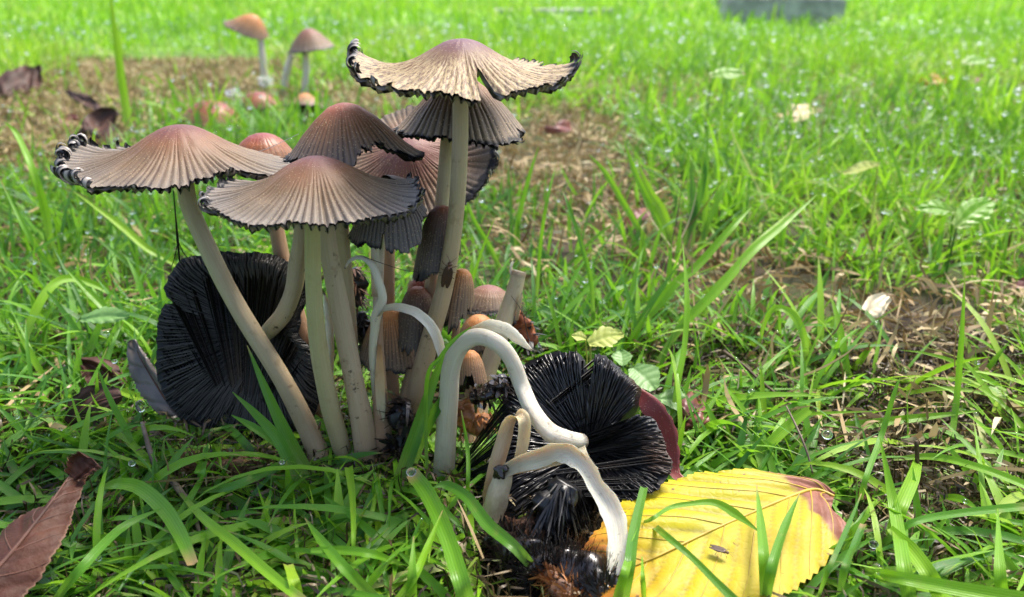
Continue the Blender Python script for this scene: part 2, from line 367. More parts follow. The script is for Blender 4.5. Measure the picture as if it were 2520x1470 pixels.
# ------------------------------------------------------------------ ground
def ground_z(x, y):
    return .5 * (noise2(x * .35, y * .35, 1) - .5) + .25 * (noise2(x * 1.3, y * 1.3, 2) - .5)
gx = np.concatenate([-np.geomspace(20000, 45, 26), np.linspace(-42, 42, 190), np.geomspace(45, 20000, 26)])
gy = np.concatenate([-np.geomspace(20000, 8, 26), np.linspace(-2, 70, 170), np.geomspace(73, 30000, 34)])
GX, GY = np.meshgrid(gx, gy, indexing='ij')
near = np.clip(1.6 - np.hypot(GX, GY) / 300, 0, 1)
GZ = ground_z(GX, GY) * near + .2 * (noise2(GX * 4, GY * 4, 5) - .5) * (np.hypot(GX, GY) < 90) - .15
ground = mesh('ground', np.stack([GX, GY, GZ], -1).reshape(-1, 3), gridf(len(gx), len(gy)), M['soil']); ground['kind'] = 'structure'

# ------------------------------------------------------------------ grass
CLUSTER = [(365, 600), (90, 330), (430, 295), (700, 270), (850, 240), (860, 90), (1420, 130), (1290, 380), (1200, 650), (1300, 660), (1330, 820), (1640, 880), (1680, 1180),
           (1560, 1250), (1545, 1470), (1215, 1470), (1200, 1250), (1060, 1165), (940, 1120), (600, 1110), (360, 1030)]
BLACKZ = [(1205, 1290), (1250, 1170), (1560, 1190), (1530, 1480), (1195, 1480)]
YLEAF = [(1590, 1175), (1800, 1140), (1960, 1150), (2085, 1210), (2085, 1295), (1950, 1425), (1850, 1480), (1530, 1480), (1540, 1300)]
RLEAF = [(-20, 1150), (180, 1110), (245, 1160), (150, 1300), (0, 1480), (-20, 1480)]
BROWN = [(430, 210, 340, 100, .96), (90, 330, 260, 125, .95), (250, 420, 200, 60, .5), (900, 260, 120, 60, .8), (1370, 400, 200, 125, 1.0), (1500, 560, 200, 100, .8), (1700, 230, 120, 30, .3), (1300, 620, 90, 110, .6),
         (1870, 730, 230, 75, .93), (2280, 860, 310, 135, 1.0), (1560, 250, 220, 32, .6), (1690, 650, 150, 45, .7), (2350, 30, 220, 22, .4), (1780, 920, 220, 120, .6), (2270, 1110, 350, 130, .95), (2290, 1290, 290, 140, .93), (1300, 300, 120, 40, .4),
         (620, 1180, 330, 60, .35), (420, 1400, 420, 120, .2), (120, 1080, 160, 60, .4), (830, 1320, 300, 150, .15), (980, 430, 250, 150, .6)]
def brown(px, py):
    b = np.zeros(px.shape)
    for cx, cy, rx, ry, s in BROWN:
        q = ((px - cx) / rx) ** 2 + ((py - cy) / ry) ** 2
        b = np.maximum(b, s * np.clip(1.5 - q, 0, 1))
    return b
def blades(base, az, lean, bend, L, W, rnd, nseg, nx, roll):
    """a mass of curved tapering grass leaves; returns verts (N, nseg+1, nx, 3)"""
    N = len(az); s = np.linspace(0, 1, nseg + 1)
    phi = lean[:, None] + bend[:, None] * s[None] ** 1.2
    dirv = np.stack([np.cos(az)[:, None] * np.sin(phi), np.sin(az)[:, None] * np.sin(phi), np.cos(phi)], -1)
    step = dirv * (L / nseg)[:, None, None]
    path = np.concatenate([np.zeros((N, 1, 3)), np.cumsum(step[:, :-1], 1)], 1) + base[:, None]
    fl = base[:, 2][:, None] + .12 + .5 * rnd[:, None]
    path[:, 1:, 2] = np.maximum(path[:, 1:, 2], np.minimum(fl, 1)[:, :])
    side0 = np.stack([-np.sin(az), np.cos(az), np.zeros(N)], -1)[:, None]
    nrm = np.cross(dirv, side0)
    cr = np.cos(roll)[:, None, None]; sr = np.sin(roll)[:, None, None]
    side = side0 * cr + nrm * sr; nn = nrm * cr - side0 * sr
    prof = np.clip((1.0 - s) * 2.6, 0, 1) ** .75 * (0.65 + .35 * np.clip(s * 4, 0, 1)); prof[-1] = .03
    hw = .5 * W[:, None] * prof[None]
    if nx == 2:
        V = np.stack([path - side * hw[..., None], path + side * hw[..., None]], 2)
    else:
        V = np.stack([path - side * hw[..., None] + nn * hw[..., None] * .3, path, path + side * hw[..., None] + nn * hw[..., None] * .3], 2)
    return V, path, nn
def blade_mesh(name, sets, m, kind='stuff', parent=None):
    parts = []
    for V, rnd in sets:
        N, ns, nx, _ = V.shape
        f = gridf(ns, nx); F_ = (f[None] + (np.arange(N) * ns * nx)[:, None, None]).reshape(-1, 4)
        al = np.broadcast_to(np.linspace(0, 1, ns)[None, :, None], (N, ns, nx)); ac = np.broadcast_to(np.linspace(-1, 1, nx)[None, None], (N, ns, nx))
        parts.append((V.reshape(-1, 3), F_, {'rnd': np.broadcast_to(rnd[:, None, None], (N, ns, nx)), 'along': al, 'across': ac}))
    v, f, a = joined(parts); return mesh(name, v, f, m, parent, a, kind=kind)
def scatter(n, d0, d1, power=1.0, wide=.74, extra=8.0):
    u = rng.random(n); d = (d0 ** power + u * (d1 ** power - d0 ** power)) ** (1 / power)
    x = (rng.random(n) * 2 - 1) * (wide * d + extra); return x, d
DROPSITES = []
def lawn(n, d0, d1, Lr, Wr, nseg, nx, power, thin=1.0, keep=True, tuft=0.0, low=False):
    x, y = scatter(n, d0, d1, power)
    if tuft:
        k = max(1, n // 14); tx, ty = scatter(k, d0, d1, power); idx = rng.integers(0, k, n); use = rng.random(n) < tuft
        sp = tuft * .9 * (1 + y / 120)
        x = np.where(use, tx[idx] + rng.normal(0, 1, n) * sp, x); y = np.where(use, ty[idx] + rng.normal(0, 1, n) * sp, y)
    z = ground_z(x, y) * np.clip(1.6 - np.hypot(x, y) / 300, 0, 1) - .15
    B = np.stack([x, y, z], -1); px, py = proj(B)
    k = (rng.random(n) > brown(px, py) * thin) & (y > d0 * .8); B = B[k]; px = px[k]; py = py[k]; n = len(B)
    rnd = np.clip(rng.beta(1.6, 1.9, n) + .3 * (noise2(B[:, 0] * .12, B[:, 1] * .12, 9) - .5), 0, 1)
    az = rng.random(n) * 2 * pi
    lean = np.abs(rng.normal(.85 if low else .5, .35, n)); bend = rng.normal(.6, .6, n)
    pn = noise2(B[:, 0] * .045 + 7, B[:, 1] * .03, 21); pf = noise2(B[:, 0] * .15, B[:, 1] * .1, 22)
    rnd = np.clip(rnd + .7 * (pn - .5) + .45 * (pf - .5), 0, 1)
    L = (Lr[0] + rng.random(n) ** 1.3 * (Lr[1] - Lr[0])) * (.62 + .75 * pf * (1 if d0 > 50 else .8)); W = Wr[0] + rng.random(n) * (Wr[1] - Wr[0])
    V, path, nn = blades(B, az, lean, bend, L, W, rnd, nseg, nx, rng.normal(0, .5, n))
    if keep:
        qx, qy = proj(path.reshape(-1, 3)); dd = path.reshape(-1, 3)[:, 1]
        bad = (inpoly(qx, qy, CLUSTER) & (dd < 23.5)) | inpoly(qx, qy, YLEAF) & (dd < 19) | (inpoly(qx, qy, RLEAF) & (dd < 19))
        bad = (bad & (path.reshape(-1, 3)[:, 2] > .75)).reshape(path.shape[:2]).any(1)
        # nothing of the loose grass rises right before the lens
        bad |= (path[..., 2] > (1.3 + .10 * np.maximum(path[..., 1] - 14, 0) ** 1.15)).any(1) & (path[:, 0, 1] < 60)
        bad |= (path[..., 1] < 11.5).any(1)
        bad |= inpoly(qx, qy, BLACKZ).reshape(path.shape[:2]).any(1) & (path[:, 0, 1] < 19)
        V = V[~bad]; rnd = rnd[~bad]; path = path[~bad]; nn = nn[~bad]
    DROPSITES.append((path, nn, V))
    return V, rnd
near_sets = [lawn(7300, 12.2, 26, (1.8, 5.6), (.09, .25), 8, 3, 1.6, low=True), lawn(4800, 12.2, 20, (1.6, 4.4), (.08, .23), 8, 3, 1.2, low=True), lawn(5200, 12.2, 30, (.8, 2.2), (.06, .15), 6, 3, 1.6, low=True),
             lawn(11500, 24, 62, (1.2, 3.8), (.09, .24), 6, 3, 2, tuft=.55), lawn(4200, 22, 75, (3.2, 7.0), (.09, .19), 8, 3, 1.8, low=True)]
def verge(n):                          # the lawn goes on to both sides of the viewer
    x = (rng.random(n) * 42 + 9) * rng.choice([-1, 1], n); y = rng.random(n) * 42 - 10
    k = (np.abs(x) > .70 * y + 7) & (np.hypot(x, y) > 12); x, y = x[k], y[k]; n = len(x)
    rnd = rng.beta(1.6, 1.9, n)
    V, path, nn = blades(np.stack([x, y, ground_z(x, y) - .15], -1), rng.random(n) * 2 * pi, np.abs(rng.normal(.6, .35, n)), rng.normal(.6, .6, n), 1.4 + 3 * rng.random(n), .1 + .16 * rng.random(n), rnd, 5, 2, rng.normal(0, .5, n))
    return V, rnd
blade_mesh('grass', near_sets, M['grass']); blade_mesh('side_grass', [verge(15000)], M['grass'])
mid_sets = [lawn(40000, 58, 200, (1.6, 5.5), (.15, .32), 5, 2, 2, tuft=.65, thin=1.0)]
blade_mesh('lawn_grass', mid_sets, M['grass_far'])
far_sets = [lawn(60000, 190, 1000, (3.0, 7.0), (.4, .9), 3, 2, 1.8, keep=False, thin=.4, tuft=.4)]
blade_mesh('distant_lawn_grass', far_sets, M['grass_far'])

def ico0():
    import bmesh
    bm = bmesh.new(); bmesh.ops.create_icosphere(bm, subdivisions=1, radius=1); v = np.array([q.co[:] for q in bm.verts]); f = np.array([[q.index for q in p.verts] for p in bm.faces]); bm.free(); return v, f
IV0, IF0 = ico0()
# dead moss and thatch
def thatch(n, d0, d1, Lr, Wr, power, always=.12, zt=.5, nseg=4):
    x, y = scatter(n, d0, d1, power); B = np.stack([x, y, np.zeros(n)], -1); px, py = proj(B)
    k = (rng.random(n) < np.clip(brown(px, py) * 1.3, always, 1)); k &= ~(inpoly(px, py, YLEAF))
    B = B[k]; n = len(B)
    B[:, 2] = ground_z(B[:, 0], B[:, 1]) + rng.random(n) * zt - .1
    rnd = np.clip(rng.beta(2, 2.2, n) + .5 * (noise2(B[:, 0] * .4, B[:, 1] * .4, 4) - .5), 0, 1)
    V, path, _ = blades(B, rng.random(n) * 2 * pi, rng.normal(1.25, .4, n), rng.normal(0, 1.1, n), Lr[0] + rng.random(n) ** 2 * (Lr[1] - Lr[0]), Wr[0] + rng.random(n) * (Wr[1] - Wr[0]), rnd, nseg, 2, rng.random(n) * 3)
    qx, qy = proj(path.reshape(-1, 3)); q = path.reshape(-1, 3)
    bad = ((inpoly(qx, qy, CLUSTER) | inpoly(qx, qy, YLEAF) | inpoly(qx, qy, RLEAF)) & (q[:, 2] > .8) & (q[:, 1] < 24)).reshape(path.shape[:2]).any(1) | ((path[..., 2] > 2.2).any(1) & (path[:, 0, 1] < 20))
    return V[~bad], rnd[~bad]
blade_mesh('dead_thatch', [thatch(38000, 12.2, 26, (.25, 1.2), (.03, .085), 1.7, .5)], M['shadedstraw'])
blade_mesh('dead_moss', [thatch(80000, 18, 130, (.5, 2.0), (.08, .20), 2, .15, 1.0, 3)], M['straw'])
blade_mesh('dry_straw', [thatch(1500, 12.5, 60, (1.5, 5.0), (.05, .11), 1.6, .3, 1.0, 6)], M['straw'])

def mossy(n, d0, d1):
    x, y = scatter(n, d0, d1, 1.6); B = np.stack([x, y, np.zeros(n)], -1); px, py = proj(B)
    k = (noise2(x * .5, y * .5, 31) > .52) & ~inpoly(px, py, YLEAF); B = B[k]; n = len(B); B[:, 2] = ground_z(B[:, 0], B[:, 1]) - .05
    rnd = rng.random(n); V, _, _ = blades(B, rng.random(n) * 2 * pi, rng.normal(.7, .4, n), rng.normal(.5, .8, n), .2 + rng.random(n) * .5, .04 + rng.random(n) * .05, rnd, 3, 2, rng.random(n) * 3)
    return V, rnd
M['mossgreen'] = m_plain('green_moss', (.05, .09, .008), (.20, .27, .02), 200, .6, trans=.2)
blade_mesh('green_moss', [mossy(13000, 12.2, 60)], M['mossgreen'])
# crumbs of earth and spore dirt round the stem feet
cr = []
for k in range(900):
    q = G(rng.normal(930, 190), rng.normal(1125, 28), 0); R_ = .03 + .09 * rng.random() ** 2
    v_ = IV0 * R_ * (1 + .5 * (rng.random((len(IV0), 3)) - .5)) + q + [0, 0, .15 + rng.random() * .25]; cr.append((v_, IF0, {}))
v_, f_, _ = joined(cr); mesh('soil_crumbs', v_, f_, M['soil'], kind='stuff', smooth=False)
# dew
def ico():
    import bmesh
    bm = bmesh.new(); bmesh.ops.create_icosphere(bm, subdivisions=2, radius=1); v = np.array([q.co[:] for q in bm.verts]); f = np.array([[q.index for q in p.verts] for p in bm.faces]); bm.free(); return v, f
IV, IF = ico()
def dewmass(name, sites, n, r0, r1):
    parts_c = []; parts_r = []
    for (path, nn, V), k in zip(sites, n):
        i = rng.integers(0, len(path), k); j = rng.integers(max(1, path.shape[1] // 2), path.shape[1], k)
        fr = rng.random(k)[:, None]; c = path[i, j] * fr + path[i, j - 1] * (1 - fr); nv = nn[i, j]; nv = nv * np.where(nv[:, 2:3] < 0, -1, 1)
        r = r0 + (r1 - r0) * rng.random(k) ** 2.5; r = r * np.clip(c[:, 1] / 40, .38, 8) ** .75
        parts_c.append(c + nv * r[:, None] * .5); parts_r.append(r)
    C = np.concatenate(parts_c); R = np.concatenate(parts_r)
    V = (IV[None] * R[:, None, None] * np.array([1, 1, .72]) + C[:, None]).reshape(-1, 3); F_ = (IF[None] + (np.arange(len(C)) * len(IV))[:, None, None]).reshape(-1, 3)
    return mesh(name, V, F_, M['water'], kind='stuff')
dewmass('dew_drops', DROPSITES[:7], [1100, 700, 400, 3200, 2200, 5200, 1400], .04, .17)

# ------------------------------------------------------------------ builders
def tube(name, path, rad, m, parent, sid=0., nseg=None, nr=16, rough=.075, cap_ends=True, oval=1.0, kind=None):
    n = nseg or max(8, len(path) * 6); pth = smoothpath(path, n)
    rr = np.interp(np.linspace(0, 1, n), np.linspace(0, 1, len(rad)), rad)
    T, A, B = frames(pth); an = np.linspace(0, 2 * pi, nr + 1)
    al = np.linspace(0, 1, n)
    wob = 1 + rough * (noise2(an[None] * 1.6 + 3 * sid, al[:, None] * 9 + sid * 5, 3) - .5) * 2
    wob = wob + rough * .9 * np.cos(3 * an[None] + sid * 2 + 3 * al[:, None]) * (.4 + .6 * noise1(al[:, None] * 5, sid)) if nr > 10 else wob
    wob[:, -1] = wob[:, 0]
    R = rr[:, None] * wob
    V = pth[:, None] + A[:, None] * (np.cos(an)[None] * R)[..., None] + B[:, None] * (np.sin(an)[None] * R * oval)[..., None]
    V = V.reshape(-1, 3); f = gridf(n, nr + 1)[:, ::-1]
    a = {'along': np.repeat(al, nr + 1), 'ang': np.tile(np.abs(an - pi), n), 'sid': np.full(len(V), sid * 3.1)}
    if cap_ends:
        e = []
        for k, c in ((0, pth[0]), (n - 1, pth[-1])):
            e.append((k, c))
        off = len(V); V = np.vstack([V, [c for _, c in e]])
        tris = []
        for q, (k, c) in enumerate(e):
            for i in range(nr):
                a1, a2 = k * (nr + 1) + i, k * (nr + 1) + i + 1
                tris.append([off + q, a2, a1, off + q] if q == 0 else [off + q, a1, a2, off + q])
        for key in a: a[key] = np.append(a[key], [a[key][0], a[key][-1]])
        # degenerate quads as triangles: build quads with a repeated centre avoided by splitting
        tq = np.array(tris)[:, :3]
        f3 = np.vstack([f[:, [0, 1, 2]], f[:, [0, 2, 3]], tq])
        return mesh(name, V, f3, m, parent, a, kind=kind)
    return mesh(name, V, f, m, parent, a, kind=kind)
def strip(name, path, widths, side, m, parent, thick=.05, cup=.25, sid=0., n=None, ragged=0.0, kind=None):
    """a torn channel-shaped band with thickness; side = approx. direction across it (or list of them)"""
    n = n or len(path) * 8; pth = smoothpath(path, n); T = norm(np.gradient(pth, axis=0))
    side = np.asarray(side, float)
    sd_ = np.tile(side, (n, 1)) if side.ndim == 1 else smoothpath(side, n)
    sd_ = norm(sd_ - T * np.sum(sd_ * T, 1, keepdims=True)); N = np.cross(T, sd_)
    w_ = np.interp(np.linspace(0, 1, n), np.linspace(0, 1, len(widths)), widths)
    k = 7; u = np.linspace(-1, 1, k); al = np.linspace(0, 1, n)
    jag = 1 + ragged * (noise2(al[:, None] * 22, np.sign(u)[None] * 2 + sid, 6) - .5) * (np.abs(u)[None] > .9)
    top = pth[:, None] + sd_[:, None] * (u[None] * w_[:, None] * .5 * jag)[..., None] + N[:, None] * ((u[None] ** 2) * w_[:, None] * cup)[..., None]
    bot = top - N[:, None] * (thick * (1.05 - .8 * u ** 4))[None, :, None]
    ring = np.concatenate([top, bot[:, ::-1], top[:, :1]], 1); kk = ring.shape[1]
    V = ring.reshape(-1, 3); f = gridf(n, kk)
    a = {'along': np.repeat(al, kk), 'ang': np.tile(np.linspace(0, 3, kk), n), 'sid': np.full(len(V), sid), 'rnd': np.full(len(V), .5), 'across': np.tile(np.concatenate([u, u[::-1], u[:1]]), n)}
    return mesh(name, V, f, m, parent, a, kind=kind)

def keyed(keys, th, default=0.0):
    if keys is None: return np.full(th.shape, default)
    if isinstance(keys, (int, float)): return np.full(th.shape, float(keys))
    ks = sorted(keys); a = np.array([k for k, _ in ks], float); b = np.array([v for _, v in ks], float)
    a = np.concatenate([a[-1:] - 360, a, a[:1] + 360]); b = np.concatenate([b[-1:], b, b[:1]])
    t = np.degrees(th) % 360; i = np.clip(np.searchsorted(a, t, 'right') - 1, 0, len(a) - 2)
    f = (t - a[i]) / np.maximum(a[i + 1] - a[i], 1e-6); f = f * f * (3 - 2 * f); return b[i] * (1 - f) + b[i + 1] * f
FLAT = [(0, 0), (.08, -.006), (.2, -.05), (.35, -.14), (.55, -.27), (.8, -.38), (1, -.44), (1.3, -.51)]
UMBO = [(0, 0), (.07, -.003), (.16, -.03), (.28, -.10), (.42, -.19), (.6, -.27), (.8, -.33), (1, -.35), (1.3, -.36)]
CONE = [(0, 0), (.1, -.008), (.25, -.06), (.5, -.25), (.75, -.51), (.9, -.69), (1, -.80), (1.3, -1.05)]
BELL = [(0, 0), (.15, -.015), (.35, -.09), (.55, -.26), (.72, -.50), (.88, -.85), (1, -1.2), (1.2, -1.9)]
DOME = [(0, 0), (.2, -.02), (.45, -.11), (.7, -.29), (.9, -.55), (1, -.75), (1.2, -1.2)]
LONG = [(0, 0), (.3, -.07), (.55, -.32), (.75, -.85), (.88, -1.7), (1, -3.0), (1.1, -4.2)]
def cap(root, apex, R, prof, mcap, mgill, tilt=(0, 270), rim=None, dz=None, curl=None, rc=.16, ng=52, per=5, nv=26, groove=.03, jag=.02, seed=1, gd=.12, th=.05, dzp=3.0, name='cap', spiral=.35, comb=0, sx=1.0, wave=0.02, arc=None):
    """a fungus cap: outer skin and a gilled underside. angles: 0 = +x, 90 = away, 270 = towards the camera"""
    nt = ng * per; t = np.linspace(pi / 2, pi / 2 + 2 * pi, nt + 1)
    if arc: t = np.radians(np.linspace(arc[0], arc[1], nt + 1))
    tw = t + .35 / ng * 6 * (noise1(t * 9, seed) - .5)
    gu = (tw * ng / (2 * pi)); fr = np.abs(np.modf(gu + 1000)[0] - .5) * 2
    per_g = noise1(np.floor(gu) * 7.7 + 1000, seed + 3)
    Rm = keyed(rim, t, 1.0) * (1 + jag * (noise1(np.floor(gu) * 3.3 + 500, seed) - .5) * 2 + wave * .6 * (noise1(t * 5, seed + 5) - .5)) + (fr < .35) * jag * .5
    # keep the seam closed
    v = np.linspace(0, 1, nv) ** .85
    pr = np.array(prof); rs = np.linspace(0, pr[-1, 0], 200); zs = np.interp(rs, pr[:, 0], pr[:, 1]); kern = np.ones(15) / 15
    zp = np.concatenate([zs[:7][::-1], zs, zs[-1] + (np.arange(7) + 1) * (zs[-1] - zs[-2])]); zs = np.convolve(zp, kern, 'valid'); zs -= zs[0]
    r = v[None] * Rm[:, None]
    z = np.interp(r, rs, zs) + keyed(dz, t)[:, None] * r ** dzp
    z = z + wave * np.clip(r, 0, 1.2)[:] ** 2 * (noise1(t * 3.2, seed + 8) - .5)[:, None] * 2
    st_g = .16 + .30 * noise1(np.floor(gu) * 5.1 + 77, seed + 4)[:, None]
    env = np.clip((r - st_g) / .22, 0, 1) * np.clip(1.25 - .5 * np.clip(r - .85, 0, 1) * 4, .3, 1)
    amp = np.clip(.15 + 1.6 * noise1(np.floor(gu) * 9.3 + 30, seed + 6) ** 1.3 + .5 * (noise1(t * 4, seed + 2) - .5), .05, 2)
    z = z - groove * (fr[:, None] ** 3) * env * amp[:, None] * (.6 + .5 * r) - .010 * (noise2(t[:, None] * 6, r * 7, seed) - .5) * np.clip(r * 3, 0, 1)
    c = np.radians(keyed(curl, t))
    if comb: c = c * np.clip(.40 + .9 * np.abs(np.sin(t * comb + seed + 1.5 * noise1(t * 2, seed))) ** 2.2, 0, 1.1)
    c = c * (.75 + .5 * noise1(np.floor(gu) * 4.7 + 900, seed + 11))
    K = 12; a0 = np.arctan2(z[:, -1] - z[:, -2], np.maximum(r[:, -1] - r[:, -2], 1e-4))
    rcn = rc / R; rr_, zz_, aa = [], [], []
    cr_, cz_ = r[:, -1].copy(), z[:, -1].copy()
    for q in range(K):
        f = (q + .5) / K; a = a0 + c * f; ds = np.maximum(c * rcn / K * (1 - spiral * f), .0006)
        cr_ = cr_ + np.cos(a) * ds; cz_ = cz_ + np.sin(a) * ds; rr_.append(cr_.copy()); zz_.append(cz_.copy())
    r = np.concatenate([r, np.array(rr_).T], 1); z = np.concatenate([z, np.array(zz_).T], 1)
    nv2 = r.shape[1]
    dr = np.gradient(r, axis=1); dzv = np.gradient(z, axis=1); ln = np.hypot(dr, dzv) + 1e-9
    nx_, nz_ = dzv / ln, -dr / ln
    pp = np.linspace(0, 1, nv2)[None]
    dep = th / R + gd / R * (fr[:, None] > .45) * np.clip(r * 3, 0, 1) * np.clip((1.0 - np.concatenate([np.zeros(nv), np.linspace(.55, .95, K)]))[None], .05, 1)
    r2 = r + nx_ * dep; z2 = z + nz_ * dep
    ta, td = radians(tilt[0]), radians(tilt[1])
    rot = np.array(Matrix.Rotation(ta, 3, Vector((-sin(td), cos(td), 0))))
    def tow(r_, z_):
        X = np.stack([np.cos(t)[:, None] * r_ * sx, np.sin(t)[:, None] * r_, z_], -1) * R
        return (X.reshape(-1, 3) @ rot.T) + np.asarray(apex)
    rv = np.concatenate([v[None] * Rm[:, None], Rm[:, None] + np.linspace(.02, .2, K)[None] * (c[:, None] > .05)], 1) / np.maximum(1, Rm[:, None])
    A = {'gu': np.repeat(gu + 100, nv2), 'rv': rv.ravel(), 'sid': np.full(rv.size, seed * 1.7)}
    f = gridf(nt + 1, nv2)
    fi, fj = np.divmod(np.arange(len(f)), nv2 - 1)
    gid = np.floor(gu[fi]); hole_ = (fj >= nv - 1 + (K * .45 * noise1(gid * 2.9 + 60, seed)).astype(int)) & (fr[fi] > .55) & (np.degrees(c[fi]) > 25)
    ends = (fj >= nv - 1 + 3 + (K * noise1(gid * 6.1 + 160, seed + 1)).astype(int)) & (np.degrees(c[fi]) > 25)
    f = f[~(hole_ | ends)]
    o1 = mesh(name, tow(r, z), f, mcap, root, A)
    o2 = mesh('gills', tow(r2, z2), f[:, ::-1], mgill, root, A)
    return o1, o2
def stem(root, pts, wpx, m, sid=0., bury=.6, **kw):
    """pts [(px,py,d)...] from top to foot; wpx widths in picture units at those points"""
    W = [P(*p) for p in pts]; r = [cm(w_, q) / 2 for w_, q in zip(wpx if len(wpx) == len(W) else np.interp(np.linspace(0, 1, len(W)), np.linspace(0, 1, len(wpx)), wpx), W)]
    if bury:
        d = norm(np.array(W[-1]) - np.array(W[-2])); W.append(W[-1] + d * (bury + max(0, W[-1][2])) + np.array([0, 0, -.3])); r.append(r[-1] * 1.08)
    return tube('stem', W[::-1], r[::-1], m, root, sid, nseg=len(W) * 7, **kw)
def fungus(label, base, group='ink cap mushrooms of the foreground cluster', name='ink_cap_mushroom', cat='mushroom'):
    return thing(name, label, cat, base, group)

# ------------------------------------------------------------------ mushrooms of the cluster
# left wide cap
b = G(795, 1140); r = fungus('wide tan ink cap at the left, its rim rolled up into black striped curls', b)
a = P(437, 308, 19.9)
cap(r, a, cm(285, a), UMBO, M['cap_tan'], M['gills'], tilt=(0, 285), rim=[(180, 1.0), (165, 1.03), (150, .95), (200, .93), (225, .86), (255, .80), (285, .78), (305, .72), (325, .72), (345, .90), (0, .95), (60, .8), (120, .8)],
    dz=[(180, .10), (165, .13), (150, .05), (200, .05), (225, .02), (255, -.03), (280, -.03), (310, .04), (335, .0), (0, -.03), (90, -.12), (120, -.1)],
    curl=[(180, 400), (165, 430), (150, 300), (135, 0), (205, 300), (222, 250), (238, 190), (250, 20), (262, 80), (285, 90), (300, 60), (325, 100), (340, 0), (60, 0), (90, 0)], comb=7, rc=.10, seed=3, jag=.05, groove=.034, ng=70)
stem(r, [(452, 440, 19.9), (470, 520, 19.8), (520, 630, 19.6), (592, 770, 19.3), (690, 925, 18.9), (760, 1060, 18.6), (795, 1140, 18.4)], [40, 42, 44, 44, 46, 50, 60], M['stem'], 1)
# front centre cap
b = G(845, 1140); r = fungus('front centre tan ink cap with a purple brown crown and evenly pleated sides', b)
a = P(775, 385, 17.6)
cap(r, a, cm(262, a), FLAT, M['cap_tan'], M['gills'], tilt=(0, 270), rim=[(180, 1.05), (165, 1.0), (200, .98), (230, .88), (270, .84), (300, .86), (330, .94), (350, .97), (10, .9), (40, .85), (90, .85)],
    dz=[(180, .08), (160, .14), (210, .05), (240, 0), (280, 0), (310, .0), (335, .02), (355, .10), (20, .16), (50, .0), (90, -.12), (130, -.05)],
    curl=[(175, 170), (155, 100), (195, 200), (212, 110), (224, 10), (240, 0), (285, 0), (310, 60), (330, 70), (345, 60), (0, 150), (22, 150), (45, 0), (100, 0), (135, 0)], comb=5, rc=.10, seed=5, jag=.04, groove=.038, ng=70)
stem(r, [(768, 500, 17.6), (768, 560, 17.65), (770, 700, 17.8), (783, 860, 18.0), (812, 1000, 18.2), (848, 1135, 18.35)], [36, 38, 40, 44, 46, 48], M['stem_green'], 2)
# upper centre bell with torn right side
b = G(885, 1040); r = fungus('upper centre bell shaped red brown ink cap, torn open black along its right side', b)
a = P(842, 254, 19.6)
cap(r, a, cm(150, a), CONE, M['cap_brown'], M['gills_black'], tilt=(4, 200), rim=[(180, 1.0), (200, 1.0), (225, .92), (255, .95), (282, .95), (296, .80), (315, .78), (333, .92), (345, 1.18), (352, 1.25), (5, 1.0), (40, .85), (90, .8), (150, .9)],
    dz=[(345, .05), (355, .08), (20, 0), (320, .0), (180, .05), (150, 0), (270, -.08), (90, -.1)], curl=[(180, 60), (165, 60), (195, 50), (210, 0), (285, 0), (298, 100), (315, 110), (335, 90), (350, 30), (10, 0), (40, 0), (60, 0), (140, 0)], rc=.10, seed=8, jag=.05, groove=.035, ng=56)
stem(r, [(840, 370, 19.6), (842, 560, 19.8), (852, 700, 19.9), (868, 900, 20.0), (880, 1040, 20.1)], [32, 34, 36, 38, 40], M['stem'], 3)
# small red cap behind
b = G(812, 1030); r = fungus('small smooth red cap peeping out behind the left and centre caps', b)
a = P(643, 328, 22.3)
cap(r, a, cm(74, a), DOME, M['cap_red'], M['gills_black'], seed=11, ng=30, groove=.02, rc=.1, curl=[(320, 60), (0, 80), (60, 0), (270, 0)])
stem(r, [(645, 370, 22.2), (672, 520, 21.9), (700, 660, 21.6), (738, 800, 21.2), (775, 940, 20.6), (815, 1060, 20.0)], [32, 34, 38, 42, 42, 42], M['stem_pink'], 4)
# the tallest
b = G(985, 1085); r = fungus('tallest ink cap, pale worn flat cap split into lobes with black upturned edges', b)
a = P(1135, 95, 19.0)
cap(r, a, cm(272, a), UMBO, M['cap_tall'], M['gills'], tilt=(0, 300), rim=[(180, .99), (168, 1.0), (200, .93), (222, .86), (228, .78), (234, .84), (262, .83), (283, .88), (287, .5), (292, .42), (297, .84), (320, .92), (345, .97), (0, 1.0), (14, .96), (24, .75), (32, .85), (55, .9), (75, .8), (120, .85)],
    dz=[(180, .22), (165, .22), (145, .02), (200, .11), (225, .03), (228, .05), (234, -.03), (260, -.05), (286, -.12), (292, -.10), (305, -.03), (325, .0), (345, .06), (0, .13), (15, .10), (35, .13), (55, .14), (75, -.02), (100, -.1), (130, -.08)],
    curl=[(180, 250), (165, 250), (150, 120), (140, 0), (200, 200), (210, 60), (220, 170), (228, 60), (240, 20), (252, 130), (268, 130), (278, 60), (286, 0), (300, 0), (322, 0), (333, 220), (343, 60), (358, 200), (10, 130), (25, 20), (40, 70), (58, 90), (72, 0), (110, 0), (130, 0)], comb=4, rc=.125, seed=13, jag=.045, groove=.034, ng=66)
stem(r, [(1132, 215, 19.0), (1132, 330, 19.0), (1128, 450, 19.05), (1117, 571, 19.1), (1096, 700, 19.2), (1062, 824, 19.3), (1024, 972, 19.4), (1000, 1085, 19.45)], [38, 38, 39, 40, 42, 46, 52, 56], M['stem_dirty'], 5)
